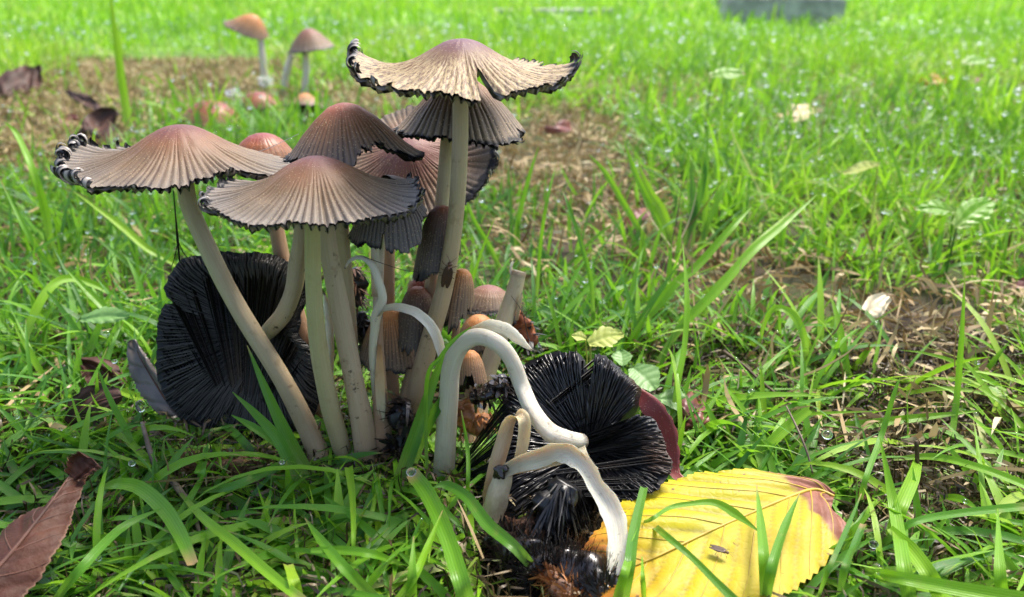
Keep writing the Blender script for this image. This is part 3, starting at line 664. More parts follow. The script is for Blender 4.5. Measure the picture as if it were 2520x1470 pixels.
# second tall cone behind
b = G(975, 1060); r = fungus('conical brown ink cap directly under the tallest one, with a notched black rim', b)
a = P(1128, 188, 21.3)
cap(r, a, cm(158, a), CONE, M['cap_umber'], M['gills_black'], tilt=(3, 160), rim=[(180, 1.08), (200, 1.05), (240, .97), (270, .95), (300, 1.0), (330, 1.0), (340, .92), (350, 1.0), (0, .97), (90, .85)],
    dz=[(180, .10), (200, .10), (270, -.04), (310, -.12), (340, -.10), (0, -.10), (90, -.2)], curl=[(180, 20), (200, 0), (215, 110), (228, 20), (240, 90), (262, 90), (280, 60), (300, 90), (325, 100), (338, 200), (346, 0), (0, 0), (90, 0), (150, 0)], comb=7, rc=.085, seed=17, groove=.05, ng=54, jag=.03)
stem(r, [(1105, 300, 21.3), (1090, 480, 21.1), (1072, 640, 20.8), (1040, 820, 20.4), (1000, 980, 20.0), (985, 1060, 19.9)], [32, 34, 36, 38, 38, 40], M['stem'], 6)
# pink wide cap behind
b = G(968, 1080); r = fungus('broad pinkish cap behind the tall stem with its right edge curled up', b)
a = P(1000, 352, 23.0)
cap(r, a, cm(182, a), UMBO, M['cap_pink'], M['gills'], tilt=(36, 262), rim=[(180, .9), (210, .95), (270, 1.0), (310, 1.05), (335, 1.08), (350, 1.15), (10, 1.1), (40, 1), (90, .95)],
    dz=[(0, .15), (340, .05), (20, .2), (300, -.05), (270, -.05), (200, -.05)], curl=[(0, 110), (340, 140), (20, 150), (320, 100), (300, 0), (260, 0), (200, 0), (40, 40), (90, 0)], rc=.35, seed=19, groove=.025, ng=64)
stem(r, [(960, 450, 22.8), (958, 600, 21.2), (957, 750, 20.8), (963, 900, 20.4), (970, 1060, 20.0)], [26, 28, 30, 34, 38], M['stem_pink'], 7)
# black hollow cap seen from inside
b = G(935, 1050); r = fungus('dark cap tipped over to show its black hollow, behind the rim of the centre cap', b)
a = P(1032, 478, 20.8)
cap(r, a, cm(80, a), DOME, M['cap_brown'], M['ink'], tilt=(72, 35), seed=23, ng=40, groove=.02, jag=.03)
stem(r, [(985, 500, 20.6), (940, 560, 20.6), (930, 745, 20.4), (936, 900, 20.3), (945, 1050, 20.2)], [22, 24, 26, 28, 28], M['stem_white'], 8)
# grey skirt under the centre rim
b = G(918, 1140); r = fungus('grey drooping bell with torn skirt hanging below the right rim of the centre cap', b)
a = P(965, 462, 19.7)
cap(r, a, cm(108, a), [(0, 0), (.3, -.06), (.55, -.25), (.8, -.62), (1, -1.15), (1.2, -1.6)], M['cap_grey'], M['gills_black'], rim=[(180, 1.05), (215, 1.0), (240, .97), (258, .98), (262, .84), (267, 1.0), (300, 1.0), (312, .98), (330, .8), (0, .75), (90, .8)],
    dz=[(180, .15), (205, .05), (270, 0), (320, 0)], curl=[(195, 40), (215, 30), (240, 25), (270, 15), (300, 0)], rc=.1, seed=27, groove=.05, ng=56, jag=.025)
stem(r, [(800, 500, 18.9), (806, 590, 18.85), (832, 740, 18.7), (862, 890, 18.5), (888, 1030, 18.35), (906, 1145, 18.25)], [40, 44, 46, 48, 54, 60], M['stem_dirty'], 9)
# narrow brown drape behind the tall stem
b = G(1010, 1060); r = fungus('narrow dark brown cap hanging behind the tall stem, orange at the tip', b)
a = P(1092, 505, 20.1)
cap(r, a, cm(60, a), LONG, M['cap_dark'], M['gills_black'], tilt=(13, 60), rim=[(0, .9), (90, .9), (180, 1.0), (210, 1.0), (240, .985), (270, .97), (300, .9)], seed=29, groove=.05, ng=44, jag=.015)
stem(r, [(1082, 560, 20.3), (1055, 780, 20.3), (1020, 960, 20.2), (1010, 1060, 20.1)], [18, 20, 24, 26], M['stem_pink'], 10)
# red brown cap with dark skirt
b = G(1010, 990); r = fungus('purple red cap half hidden behind the tall stem, with a drooping dark skirt', b)
a = P(1033, 682, 20.9)
cap(r, a, cm(60, a), [(0, 0), (.3, -.06), (.6, -.35), (.8, -.8), (1, -1.7), (1.2, -2.4)], M['cap_red'], M['gills_black'], tilt=(12, 200), seed=31, rim=[(180, .75), (220, .8), (260, 1.0), (300, 1.0), (0, .8), (90, .8)], ng=36, groove=.04, jag=.03)
a = P(1030, 705, 20.2)
cap(r, a, cm(54, a), LONG, M['cap_dark'], M['gills_black'], tilt=(10, 60), seed=32, rim=[(180, 1), (250, .98), (300, .97), (0, .85), (90, .8)], ng=34, groove=.05, jag=.03)
stem(r, [(1030, 760, 20.8), (1025, 900, 20.7), (1015, 990, 20.6)], [18, 20, 24], M['stem_pink'], 11)
# small orange brown bell
b = G(965, 1050); r = fungus('small orange brown bell with a grey pleated skirt between the stems', b)
a = P(958, 760, 20.1)
cap(r, a, cm(80, a), [(0, 0), (.15, -.02), (.35, -.14), (.55, -.42), (.75, -.85), (.9, -1.3), (1, -1.65), (1.2, -2.2)], M['cap_orange'], M['gills_black'], tilt=(5, 300), rim=[(180, 1.02), (220, 1.0), (270, 1.0), (300, 1.02), (330, .98), (0, 1)], curl=[(150, 40), (190, 60), (215, 0), (330, 10)], seed=33, ng=46, groove=.05, jag=.02)
stem(r, [(955, 850, 20.1), (962, 950, 20.0), (970, 1060, 19.9)], [34, 36, 40], M['stem_pink'], 12)
# column drape right of the tall stem
b = G(1105, 1020); r = fungus('narrow ribbed brown cap with a ragged orange top, right of the tall stem', b)
a = P(1140, 662, 19.9)
cap(r, a, cm(40, a), LONG, M['cap_orange'], M['gills_black'], tilt=(8, 30), rim=[(0, .9), (180, 1.0), (220, 1.03), (270, 1.04), (300, .95)], seed=35, ng=26, groove=.06, jag=.04)
stem(r, [(1125, 790, 20.2), (1112, 920, 20.2), (1105, 1030, 20.2)], [18, 22, 26], M['stem_pink'], 13)
# pale striped cap behind the broken stem
b = G(1180, 905); r = fungus('striped brown cap with black curled rim behind the snapped stem', b)
a = P(1205, 703, 22.6)
cap(r, a, cm(66, a), DOME, M['cap_pink'], M['gills_pale'], tilt=(8, 60), rim=[(180, 1.05), (230, 1), (270, 1.0), (0, 1)], curl=[(170, 60), (215, 190), (250, 180), (280, 120), (320, 60), (0, 30)], comb=6, rc=.09, seed=37, ng=40, groove=.03)
stem(r, [(1160, 765, 22.6), (1165, 820, 22.5), (1180, 900, 22.3)], [40, 44, 40], M['stem_white'], 14)
# brown cap beneath the arch
b = G(1160, 960); r = fungus('brown capped mushroom crouching right under the white arched stem', b)
a = P(1178, 778, 21.0)
cap(r, a, cm(58, a), BELL, M['cap_orange'], M['gills_pale'], tilt=(4, 270), seed=39, ng=34, groove=.06, jag=.02, curl=[(250, 40), (290, 60), (0, 0)])
stem(r, [(1178, 840, 21.0), (1175, 900, 21.0), (1165, 980, 20.9)], [40, 42, 46], M['stem_pink'], 15)
# little orange button
b = G(1160, 1010); r = fungus('little orange button mushroom with torn black front inside the arch', b)
a = P(1155, 862, 18.6)
cap(r, a, cm(42, a), LONG, M['cap_orange'], M['ink'], tilt=(12, 110), rim=[(0, .93), (180, .95), (235, .9), (250, .82), (275, .82), (290, .92), (320, .95)], seed=41, ng=30, groove=.05, jag=.02)
stem(r, [(1158, 930, 19.1), (1162, 1010, 19.1), (1165, 1050, 19.1)], [30, 34, 38], M['stem_pink'], 16)

# ------------------------------------------------------------------ snapped and torn stems
r = thing('snapped_stem', 'bare snapped cream stem standing upright and leaning right, without a cap', 'stem', G(1165, 1130), 'broken stems of the cluster')
o = stem(r, [(1277, 668, 20.8), (1258, 740, 20.6), (1228, 830, 20.2), (1200, 915, 19.9), (1178, 1010, 19.4), (1165, 1130, 18.5)], [36, 40, 44, 46, 50, 54], M['stem'], 17); o.name = 'stem_shaft'
q = P(1277, 668, 20.8)
strip('torn_lip', [q + [-.2, 0, -.3], q + [-.22, 0, .12], q + [-.16, 0, .3]], [.12, .14, .05], [0, 1, 0], M['stem_white'], r, .04)
q = P(1262, 735, 20.5)
strip('torn_lip', [q + [.12, -.1, -.6], q + [.22, -.1, 0], q + [.24, -.1, .2]], [.2, .16, .04], [.3, 1, 0], M['stem'], r, .04)

# stem split open with curling peels
r = thing('split_stem', 'split cream stem with an orange hollow, its torn top peeling into white ribbons', 'stem', G(942, 1150), 'broken stems of the cluster')
o = stem(r, [(930, 770, 18.9), (927, 850, 18.8), (933, 960, 18.6), (942, 1060, 18.45), (946, 1150, 18.3)], [26, 34, 38, 42, 44], M['stem_pink'], 18); o.name = 'stem_shaft'
strip('hollow', [P(934, 850, 18.55), P(935, 930, 18.45), P(938, 1000, 18.35), P(942, 1040, 18.3)], [.10, .26, .24, .08], [1, 0, 0], M['hollow'], r, .03, .1)
strip('peel', [P(926, 1010, 18.45), P(919, 930, 18.5), P(917, 850, 18.55), P(926, 780, 18.6), P(940, 740, 18.6), P(932, 690, 18.7), P(915, 650, 18.8), P(890, 634, 18.9), P(864, 640, 18.9), P(850, 662, 18.9)],
      [.1, .16, .2, .26, .24, .22, .18, .16, .12, .04], [[1, .3, 0], [1, .3, 0], [1, 0, 0], [1, 0, 0], [1, 0, 0], [.9, .5, 0], [.6, .8, .2], [.2, 1, 0], [0, 1, .2], [0, 1, 0]], M['stem_white'], r, .045, .2, ragged=.2)
strip('peel', [P(930, 775, 18.6), P(950, 760, 18.5), P(985, 758, 18.4), P(1025, 772, 18.35), P(1060, 803, 18.3), P(1080, 845, 18.3), P(1090, 882, 18.3)],
      [.14, .18, .22, .26, .26, .26, .22], [[0, 1, .4], [0, 1, .6], [0, .8, .7], [.3, .7, .7], [.8, .5, .5], [1, .2, 0], [1, 0, 0]], M['stem_white'], r, .045, .18, ragged=.15)
strip('peel', [P(926, 730, 19.0), P(924, 670, 19.1), P(922, 610, 19.2), P(924, 590, 19.2)], [.24, .26, .2, .1], [1, 0, 0], M['stem_white'], r, .05, .2)
r = thing('pale_stem_shred', 'thin white shred of stem curling between the two front stems', 'stem shred', G(800, 1090))
strip('shred', [P(806, 1040, 18.9), P(812, 900, 19.0), P(812, 820, 19.0), P(806, 760, 19.0), P(798, 722, 19.0)], [.2, .22, .22, .2, .06], [1, .3, 0], M['stem_white'], r, .05, .3)

# big black cap on the left, seen from below
def open_cap(root, C, N, Lpx, dpx, wk, mg, mo, ngill=130, rec=.7, h=.22, seed=1, clump=.0, roll=None, outer=True, droop=0.0, hole=.05, fat=1.0):
    C = np.asarray(C); N = norm(np.asarray(N, float)); U = norm(UPV - N * np.dot(UPV, N)); Rr = np.cross(U, N); Rr = Rr if Rr[0] > 0 else -Rr
    sc_ = depth(C) / F
    def surf(v, th):
        L = keyed(Lpx, th) * sc_ * (1 + .03 * (noise1(th * 40, seed) - .5))
        wv = -rec * (1 - v) ** 1.4 + keyed(wk, th) * v ** 2.5
        rl = keyed(roll, th, 0.0)           # rim rolled back, away from the viewer
        vv = v - .35 * rl * np.clip(v - .82, 0, 1) * 2; wv = wv - rl * np.clip(v - .8, 0, 1) ** 1.2 * 5.5 * .8
        return C + Rr * (np.cos(th) * vv * L)[..., None] + U * (np.sin(th) * vv * L)[..., None] + N * wv[..., None]
    nt, nv = 220, 22; TH, VV = np.meshgrid(np.linspace(0, 2 * pi, nt + 1), np.linspace(0.0, 1, nv), indexing='ij')
    A = {'gu': (TH * 60 / (2 * pi)).ravel(), 'rv': VV.ravel() * .9, 'sid': np.full(TH.size, float(seed)), 'along': VV.ravel(), 'edge': np.zeros(TH.size)}
    base = surf(VV.ravel(), TH.ravel())
    f = gridf(nt + 1, nv)
    mesh('gill_flesh', base, f, mg, root, A)
    if outer:
        mesh('cap', base - N * (.16 * (1 - .75 * A['along'] ** 6))[:, None], f[:, ::-1], mo, root, A)
    # gill plates
    s = np.linspace(hole, 1.0, 16); parts = []
    rg = np.random.default_rng(seed)
    for k in range(ngill):
        th0 = 2 * pi * k / ngill + rg.normal(0, .0035)
        th = th0 + clump * (noise1(th0 * 9 + 50, seed + 2) - .5) * s ** 2 + .005 * np.sin(s * 14 + th0 * 7) + .005 * (noise1(s * 9 + th0 * 3, seed + k % 3) - .5) + rg.normal(0, .002 + .03 * clump) * s
        s0 = s if k % 2 == 0 else np.linspace(.45, 1.0, 16)
        s1 = s0 * (1 + rg.normal(0, .012)) 
        b_ = surf(np.clip(s1, 0, 1.04), th)
        hh = h * np.sin(np.clip(s, .05, 1) * pi * .88 + .1) ** .6 * (.8 + .25 * rg.random()) * (1 + .25 * np.sin(s * 23 + k))
        t_ = b_ + N * hh[:, None]
        tg = norm(np.gradient(b_, axis=0)); sdv = np.cross(tg, N) * .012
        b1, b2, t1 = b_ - sdv * 1.5, b_ + sdv * 1.5, t_ + sdv * (rg.normal(0, 3))
        t2 = t1 + sdv * 1.2 * fat + N * .01; t1 = t1 - sdv * 1.2 * fat
        V = np.stack([b1, t1, t2, b2], 1).reshape(-1, 3)
        parts.append((V, gridf(16, 4), {'along': np.repeat(s, 4), 'edge': np.tile([0., 1., 1., 0.], 16)}))
    v, f, a_ = joined(parts); return mesh('gills', v, f, mg, root, a_, kind='stuff'), surf
C = P(632, 822, 20.3)
r = thing('open_black_cap', 'large round cap on edge at the left showing a fan of matt black gills', 'mushroom cap', G(600, 1090), 'collapsed black caps')
open_cap(r, C, (-.15, -.92, .36), [(0, 108), (20, 120), (45, 185), (62, 200), (80, 210), (100, 212), (120, 240), (138, 285), (154, 282), (159, 262), (161, 225), (163, 262), (170, 266), (185, 268), (205, 285), (222, 290), (232, 285), (243, 268), (248, 215), (253, 268), (275, 282), (300, 262), (330, 190)], 1,
         [(0, .1), (45, .1), (90, .12), (130, .15), (155, .22), (160, .22), (163, .02), (200, .1), (228, .15), (246, .15), (250, 0), (280, 0), (330, 0)], M['dullink'], M['leafgrey'], ngill=430, rec=.7, h=.075, seed=4, fat=.5, clump=.02, roll=[(0, .3), (60, .4), (120, .35), (152, .3), (170, .05), (220, 0), (260, .1), (300, .3)])
stem(r, [(655, 822, 20.3), (672, 805, 20.0), (700, 770, 19.8), (722, 715, 19.7), (733, 650, 19.7), (742, 590, 19.7), (744, 520, 19.9), (752, 470, 20.3), (764, 520, 20.9), (774, 700, 21.0), (784, 900, 20.8), (790, 1030, 20.5)],
     [34, 42, 44, 42, 42, 40, 38, 34, 34, 34, 36, 38], M['stem_dirty'], 19)
# glossy black cap on the right with arched stem
C = P(1438, 1088, 16.6)
r = thing('collapsed_black_cap', 'collapsed glossy black cap at the right hanging from a thick white arched stem', 'mushroom', G(1090, 1200), 'collapsed black caps')
open_cap(r, C, (-.2, -.70, .70), [(0, 200), (12, 195), (25, 190), (33, 120), (37, 90), (42, 190), (50, 232), (62, 235), (76, 235), (84, 240), (89, 175), (94, 235), (100, 245), (115, 262), (128, 270), (150, 262), (165, 240), (180, 240), (195, 232), (212, 240), (225, 262), (238, 275), (250, 235), (258, 190), (266, 215), (285, 165), (300, 170), (315, 190), (330, 215), (345, 225)], 1,
         [(0, .1), (25, .25), (36, -.7), (45, -.1), (70, .1), (85, .2), (90, -.5), (96, .15), (130, -.1), (180, -.2), (240, .1), (270, -.3), (320, .4), (345, .3)], M['ink'], M['cap_red'], ngill=320, rec=1.0, h=.12, seed=9, clump=.09, roll=[(0, .2), (45, .9), (62, .8), (80, .3), (120, .2), (180, .3), (240, 0), (300, 0)])
mesh_pts = [(1560, 960, 18.0), (1600, 1000, 17.6), (1634, 1050, 17.3), (1648, 1110, 17.0), (1658, 1160, 16.7), (1690, 1192, 16.3)]
strip('cap_fold', [P(*p) for p in mesh_pts], [.25, .5, .58, .5, .3, .1], [[1, -.2, .5], [1, -.3, .4], [1, -.4, .1], [1, -.4, 0], [1, -.4, 0], [1, -.3, .5]], M['cap_red'], r, .04, .04, ragged=.3)
stem(r, [(1434, 1090, 16.2), (1395, 1082, 15.8), (1350, 1062, 15.9), (1310, 1012, 16.4), (1282, 950, 17.0), (1258, 888, 17.05), (1226, 848, 17.1), (1178, 830, 17.2), (1134, 852, 17.3), (1112, 905, 17.35), (1106, 980, 17.4), (1098, 1080, 17.4), (1090, 1195, 17.4)],
     [42, 44, 46, 44, 42, 42, 46, 46, 48, 46, 48, 50, 54], M['stem_white'], 20, oval=.8)
strip('torn_skin', [P(1160, 812, 17.4), P(1205, 800, 17.3), P(1248, 812, 17.3), P(1278, 838, 17.3), P(1308, 862, 17.3)], [.12, .26, .30, .24, .06], [[0, .5, 1], [0, .5, 1], [.2, .4, 1], [.5, .2, .8], [.5, .2, .8]], M['stem_white'], r, .03, -.12, ragged=.2)
# folded white stem
r = thing('folded_stem', 'short white stem folded over like a hairpin before the black cap', 'stem', G(1212, 1290), 'broken stems of the cluster')
strip('stem_shaft', [P(1208, 1230, 15.6), P(1226, 1140, 15.8), P(1245, 1075, 16.0), P(1262, 1035, 16.0), P(1278, 1024, 15.9), P(1288, 1040, 15.75), P(1284, 1085, 15.7), P(1275, 1130, 15.6)], [.40, .38, .36, .32, .30, .30, .30, .26], [[1, .2, .2]] * 3 + [[.9, .5, .3]] * 2 + [[.9, .3, 0]] * 3, M['stem'], r, .07, .35)
# split stem across the front
r = thing('broken_stem', 'white split stem snapped at a blackened stump and bent down to the right', 'stem', G(1205, 1330), 'broken stems of the cluster')
o = stem(r, [(1240, 1160, 15.6), (1225, 1215, 15.4), (1208, 1280, 15.2), (1198, 1335, 14.9)], [46, 56, 58, 58], M['stem'], 21); o.name = 'stump'
tube('blackened_collar', [P(1218, 1176, 15.45), P(1232, 1160, 15.4), P(1250, 1150, 15.35)], [.05, .16, .06], M['tar'], r, 1, rough=.3)
side = [[0, .3, 1], [0, .3, 1], [0, .2, 1], [.3, .2, .9], [.9, .1, .4], [1, 0, .1], [1, 0, 0], [1, .1, 0], [1, .2, -.1], [1, .2, -.1]]
strip('stem_shaft', [P(1232, 1166, 15.4), P(1280, 1142, 15.3), P(1340, 1122, 15.2), P(1392, 1112, 15.0), P(1432, 1140, 14.8), P(1468, 1196, 14.5), P(1500, 1250, 14.2), P(1514, 1310, 13.8), P(1512, 1380, 13.3), P(1494, 1440, 12.9)],
      [.22, .36, .40, .42, .40, .38, .46, .46, .40, .2], side, M['stem_white'], r, .10, .28, ragged=.35)
strip('hollow', [P(1250, 1168, 15.55), P(1310, 1150, 15.45), P(1370, 1136, 15.35), P(1410, 1132, 15.3)], [.06, .17, .18, .06], [0, .3, 1], M['hollow'], r, .03, .2)
strip('splinter', [P(1432, 1100, 15.2), P(1440, 1118, 15.0), P(1454, 1140, 14.95), P(1472, 1156, 14.9)], [.16, .12, .09, .04], [1, 0, .5], M['stem_white'], r, .05, .1)

# ------------------------------------------------------------------ ragged rotten pieces
def ragged(name, label, cat, spots, base, mats, n=60, L=(.2, .5), W=(.06, .12), seed=1, spread=.25, aim=(0, -.3, .6), core=True, group=None):
    r_ = thing(name, label, cat, base, group); rg = np.random.default_rng(seed)
    pts = smoothpath([PC(*p[:3], z=.5) for p in spots], 24); rad = np.interp(np.linspace(0, 1, 24), np.linspace(0, 1, len(spots)), [p[3] for p in spots])
    if core: tube('flesh', [p for p in pts[::3]], list(rad[::3] * .8), mats[1], r_, seed, rough=.35, nr=14)
    i = rg.integers(0, 24, n); T = norm(np.gradient(pts, axis=0))[i]
    az = rg.random(n) * 2 * pi; off = rg.normal(0, 1, (n, 3)); off = norm(off - T * np.sum(off * T, 1, keepdims=True))
    B = pts[i] + off * rad[i][:, None] * .75
    d = norm(off + np.asarray(aim) * 1.0 + rg.normal(0, spread, (n, 3)))
    LL = L[0] + rg.random(n) * (L[1] - L[0]); WW = W[0] + rg.random(n) * (W[1] - W[0])
    s = np.linspace(0, 1, 6); sag = rg.normal(-.15, .25, n)
    pa = B[:, None] + d[:, None] * (s[None] * LL[:, None])[..., None] + np.array([0, 0, 1.0]) * (sag[:, None] * s[None] ** 2 * LL[:, None])[..., None]
    sd_ = norm(np.cross(d, T + 1e-3)); hw = WW[:, None] * (1 - s[None] ** 3 * .7) * .5
    V = np.stack([pa - sd_[:, None] * hw[..., None], pa + sd_[:, None] * hw[..., None]], 2)
    blade_mesh('gill_fringe', [(V, rg.random(n))], mats[0], 'stuff', r_); return r_
ragged('withered_black_cap', 'crumpled black shred of cap left of the dark green grass blades', 'cap remnant', [(1000, 985, 18.6, .2), (985, 1020, 18.5, .35), (1005, 1060, 18.4, .3), (980, 1100, 18.3, .3), (1010, 1120, 18.2, .2)], G(990, 1120), (M['tar'], M['ink']), 110, (.2, .6), (.1, .2), 5, .5, (-.5, -.2, 0))
ragged('slimy_black_shred', 'shiny tar black slimy shred inside the arch of the white stem', 'cap remnant', [(1160, 980, 17.9, .15), (1200, 968, 17.8, .3), (1235, 945, 17.8, .22), (1250, 930, 17.8, .1)], G(1200, 1060), (M['tar'], M['tar']), 70, (.1, .35), (.1, .22), 6, .5, (0, -.3, .2))
ragged('orange_rotten_cap', 'rotting orange brown lump of cap under the little button mushroom', 'cap remnant', [(1135, 985, 18.3, .25), (1150, 1020, 18.2, .4), (1175, 1045, 18.1, .3), (1215, 1020, 18.0, .12)], G(1160, 1080), (M['rot'], M['rot']), 60, (.1, .35), (.1, .2), 7, .5, (0, -.2, -.3))
ragged('rotten_cap_slab', 'dark ribbed slab of cap rotting beneath the big glossy black cap', 'cap remnant', [(1250, 1300, 15.5, .2), (1310, 1315, 15.2, .5), (1370, 1310, 15.2, .5), (1410, 1300, 15.2, .2)], G(1320, 1370), (M['fuzz'], M['fuzz']), 120, (.15, .4), (.05, .12), 8, .3, (-.2, -.3, .1))
ragged('black_gill_tuft', 'tuft of wet black gill hairs low beneath the bent white stem', 'cap remnant', [(1205, 1330, 14.8, .35), (1250, 1360, 14.5, .65), (1310, 1390, 14.1, .7), (1345, 1430, 13.7, .45)], G(1270, 1440), (M['ink'], M['tar']), 900, (.2, .5), (.02, .05), 9, .4, (0, -.3, .3))
ragged('black_gill_clump', 'bristly black gill clump with a torn orange edge at the bottom of the view', 'cap remnant', [(1325, 1375, 14.0, .25), (1380, 1395, 13.6, .5), (1430, 1420, 13.3, .6), (1480, 1450, 13.0, .5), (1500, 1480, 12.8, .35)], G(1420, 1460), (M['ink'], M['tar']), 800, (.2, .5), (.02, .06), 10, .35, (.1, .5, .9))
ragged('hanging_gill_strand', 'thick black strand of gills dripping from the glossy black cap', 'cap remnant', [(1400, 1190, 15.2, .45), (1375, 1240, 15.0, .6), (1360, 1290, 14.8, .5), (1378, 1340, 14.5, .25)], G(1385, 1370), (M['ink'], M['ink']), 420, (.4, 1.0), (.03, .07), 11, .2, (0, -.1, -1.2))
ragged('orange_cap_edge', 'torn orange brown cap edge around the bristly black clump at the bottom', 'cap remnant', [(1320, 1365, 13.9, .12), (1350, 1410, 13.3, .2), (1380, 1450, 12.9, .25), (1420, 1480, 12.6, .2)], G(1360, 1460), (M['rot'], M['fuzz']), 260, (.15, .4), (.03, .09), 13, .5, (-.4, -.3, .2))
ragged('brown_gill_mat', 'matted brown fringe of dead gills lying under the left black cap', 'cap remnant', [(445, 1150, 18.4, .15), (510, 1155, 18.2, .3), (590, 1150, 18.2, .35), (660, 1135, 18.4, .2)], G(560, 1170), (M['fuzz'], M['fuzz']), 300, (.3, .6), (.03, .08), 12, .4, (.1, -.2, .8))

ragged('torn_dark_cap', 'curled black fragment of cap to the right behind the snapped stem', 'cap remnant', [(1268, 770, 20.9, .2), (1285, 800, 20.8, .35), (1300, 835, 20.7, .3), (1290, 860, 20.6, .15)], G(1290, 900), (M['ink'], M['cap_dark']), 90, (.15, .4), (.08, .16), 14, .4, (.2, -.3, 0))
ragged('torn_dark_cap', 'rusty black fragment of cap between the spotted stem and the split stem', 'cap remnant', [(872, 660, 20.6, .12), (880, 690, 20.6, .3), (878, 730, 20.6, .22), (880, 760, 20.6, .1)], G(880, 900), (M['fuzz'], M['ink']), 90, (.15, .4), (.04, .08), 15, .4, (.2, -.3, -.3))
ragged('torn_dark_cap', 'black gill wedge left of the small orange brown bell', 'cap remnant', [(885, 770, 20.5, .15), (892, 800, 20.5, .3), (900, 840, 20.5, .25), (905, 880, 20.5, .15)], G(900, 950), (M['ink'], M['ink']), 110, (.15, .4), (.04, .08), 16, .3, (0, -.4, -.3))

# ------------------------------------------------------------------ leaves
def leaf(label, mid, wl, wr, m, mv=None, z=None, group=None, name='fallen_leaf', veins=7, bulge=.05, teeth=.05, nt=90, nsd=14, cup=0.0, fold=0.0, stalk=None, up=(0, 0, 1), seed=1, cat='leaf', upl=None, slant=.35, crumple=.0, veingeo=True):
    """mid: world points base -> tip; wl / wr half widths (cm) along it"""
    mid, kk_ = settle([np.asarray(q, float) for q in mid], .8, 2.6 if stalk is None else 99); wl = [q * kk_ for q in wl]; wr = [q * kk_ for q in wr]; bulge *= kk_; crumple *= kk_; fold *= kk_
    root = thing(name, label, cat, mid[0], group)
    pth = smoothpath(mid, nt); T = norm(np.gradient(pth, axis=0)); t = np.linspace(0, 1, nt)
    upv = np.tile(np.asarray(up, float), (nt, 1)) if upl is None else smoothpath(upl, nt)
    N = norm(upv - T * np.sum(upv * T, 1, keepdims=True)); Sd = np.cross(T, N)      # Sd points to the right of travel
    WL = np.interp(t, np.linspace(0, 1, len(wl)), wl); WR = np.interp(t, np.linspace(0, 1, len(wr)), wr)
    WL = np.convolve(np.pad(WL, 4, 'edge'), np.ones(9) / 9, 'valid'); WR = np.convolve(np.pad(WR, 4, 'edge'), np.ones(9) / 9, 'valid'); WL[-1] = WR[-1] = .01
    ser = np.modf(t * 34 + .5 * noise1(t * 20, seed))[0]; tooth = (1 - teeth + teeth * 1.5 * ser)
    u = np.linspace(-1, 1, nsd * 2 + 1)
    wmap = np.where(u[None] < 0, WL[:, None], WR[:, None]) * (1 + (tooth[:, None] - 1) * (np.abs(u)[None] > .9))
    off = u[None] * wmap
    sl = slant * np.abs(off)                            # veins run forward
    base = pth[:, None] + Sd[:, None] * off[..., None]
    ph = (t[:, None] - slant * np.abs(u)[None] * .45) * veins
    vein = np.abs(np.modf(ph + 10)[0] - .5) * 2; vv = np.clip((vein - .80) / .20, 0, 1)
    hgt = bulge * (1 - vein ** 4) * np.clip(np.abs(u)[None] * 4, 0, 1) + cup * u[None] ** 2 + fold * np.abs(u)[None] + crumple * (noise2(pth[:, :1] * 1.1 + u[None], pth[:, 1:2] * 1.1 + u[None] * 2, seed) - .5) * 2 * np.clip(np.abs(u)[None] * 2, .2, 1)
    V = base + N[:, None] * hgt[..., None]
    A = {'lt': np.repeat(t, len(u)), 'ls': np.tile(u, nt), 'vein': vv.ravel(), 'edge': np.tile(np.abs(u), nt), 'rnd': np.full(V.shape[0] * V.shape[1], .5), 'along': np.repeat(t, len(u)), 'across': np.tile(u, nt)}
    mesh('leaf_skin', V.reshape(-1, 3), gridf(nt, len(u)), m, root, A)
    if mv is not None:
        ext = [mid[0]] if stalk is None else [stalk]
        tube('midrib', ext + list(pth[2:-2:8] + N[2:-2:8] * .01), [.05, .045, .03, .012], mv, root, 1, nr=6, cap_ends=False)
        if veingeo:
            for k in range(1, veins + 1):
                for sgn in (-1, 1):
                    uu = np.linspace(.02, .97, 9); tt = (k - .5) / veins + slant * uu * .45
                    if tt[-1] > 1.0: uu = uu[tt < .97]; tt = tt[tt < .97]
                    if len(uu) < 3: continue
                    ti = tt * (nt - 1); i0 = np.clip(ti.astype(int), 0, nt - 2); fr = (ti - i0)[:, None]
                    ui = (sgn * uu + 1) * nsd; j0 = np.clip(ui.astype(int), 0, 2 * nsd - 1); fu = (ui - j0)[:, None]
                    q = (V[i0, j0] * (1 - fr) + V[i0 + 1, j0] * fr) * (1 - fu) + (V[i0, j0 + 1] * (1 - fr) + V[i0 + 1, j0 + 1] * fr) * fu
                    tube('vein', list(q), [.022, .009], mv, root, k, nr=5, nseg=12, cap_ends=False)
    return root
# big yellow leaf, right bottom
mp = [G(2052, 1222, .95), G(2004, 1198 + 8, 1.0), G(1940, 1226, 1.05), G(1837, 1269, 1.05), G(1729, 1317, 1.0), G(1600, 1378, .85), G(1500, 1412, .7), G(1395, 1440, .5)]
def halfw(rows, z):   # widths measured at stations
    return rows
leaf('large yellow leaf with a brown torn tip lying on the grass beside the black cap', mp,
     [.65, 1.15, 1.55, 1.95, 2.1, 1.9, 1.3, .6], [.12, .62, 1.15, 1.65, 1.85, 1.7, 1.2, .5], M['leafyellow'], M['vein_yellow'], veins=9, bulge=.08, slant=.6, teeth=.035, nt=140, nsd=22, cup=-.12, crumple=.10, up=(0, -.12, 1), seed=3)
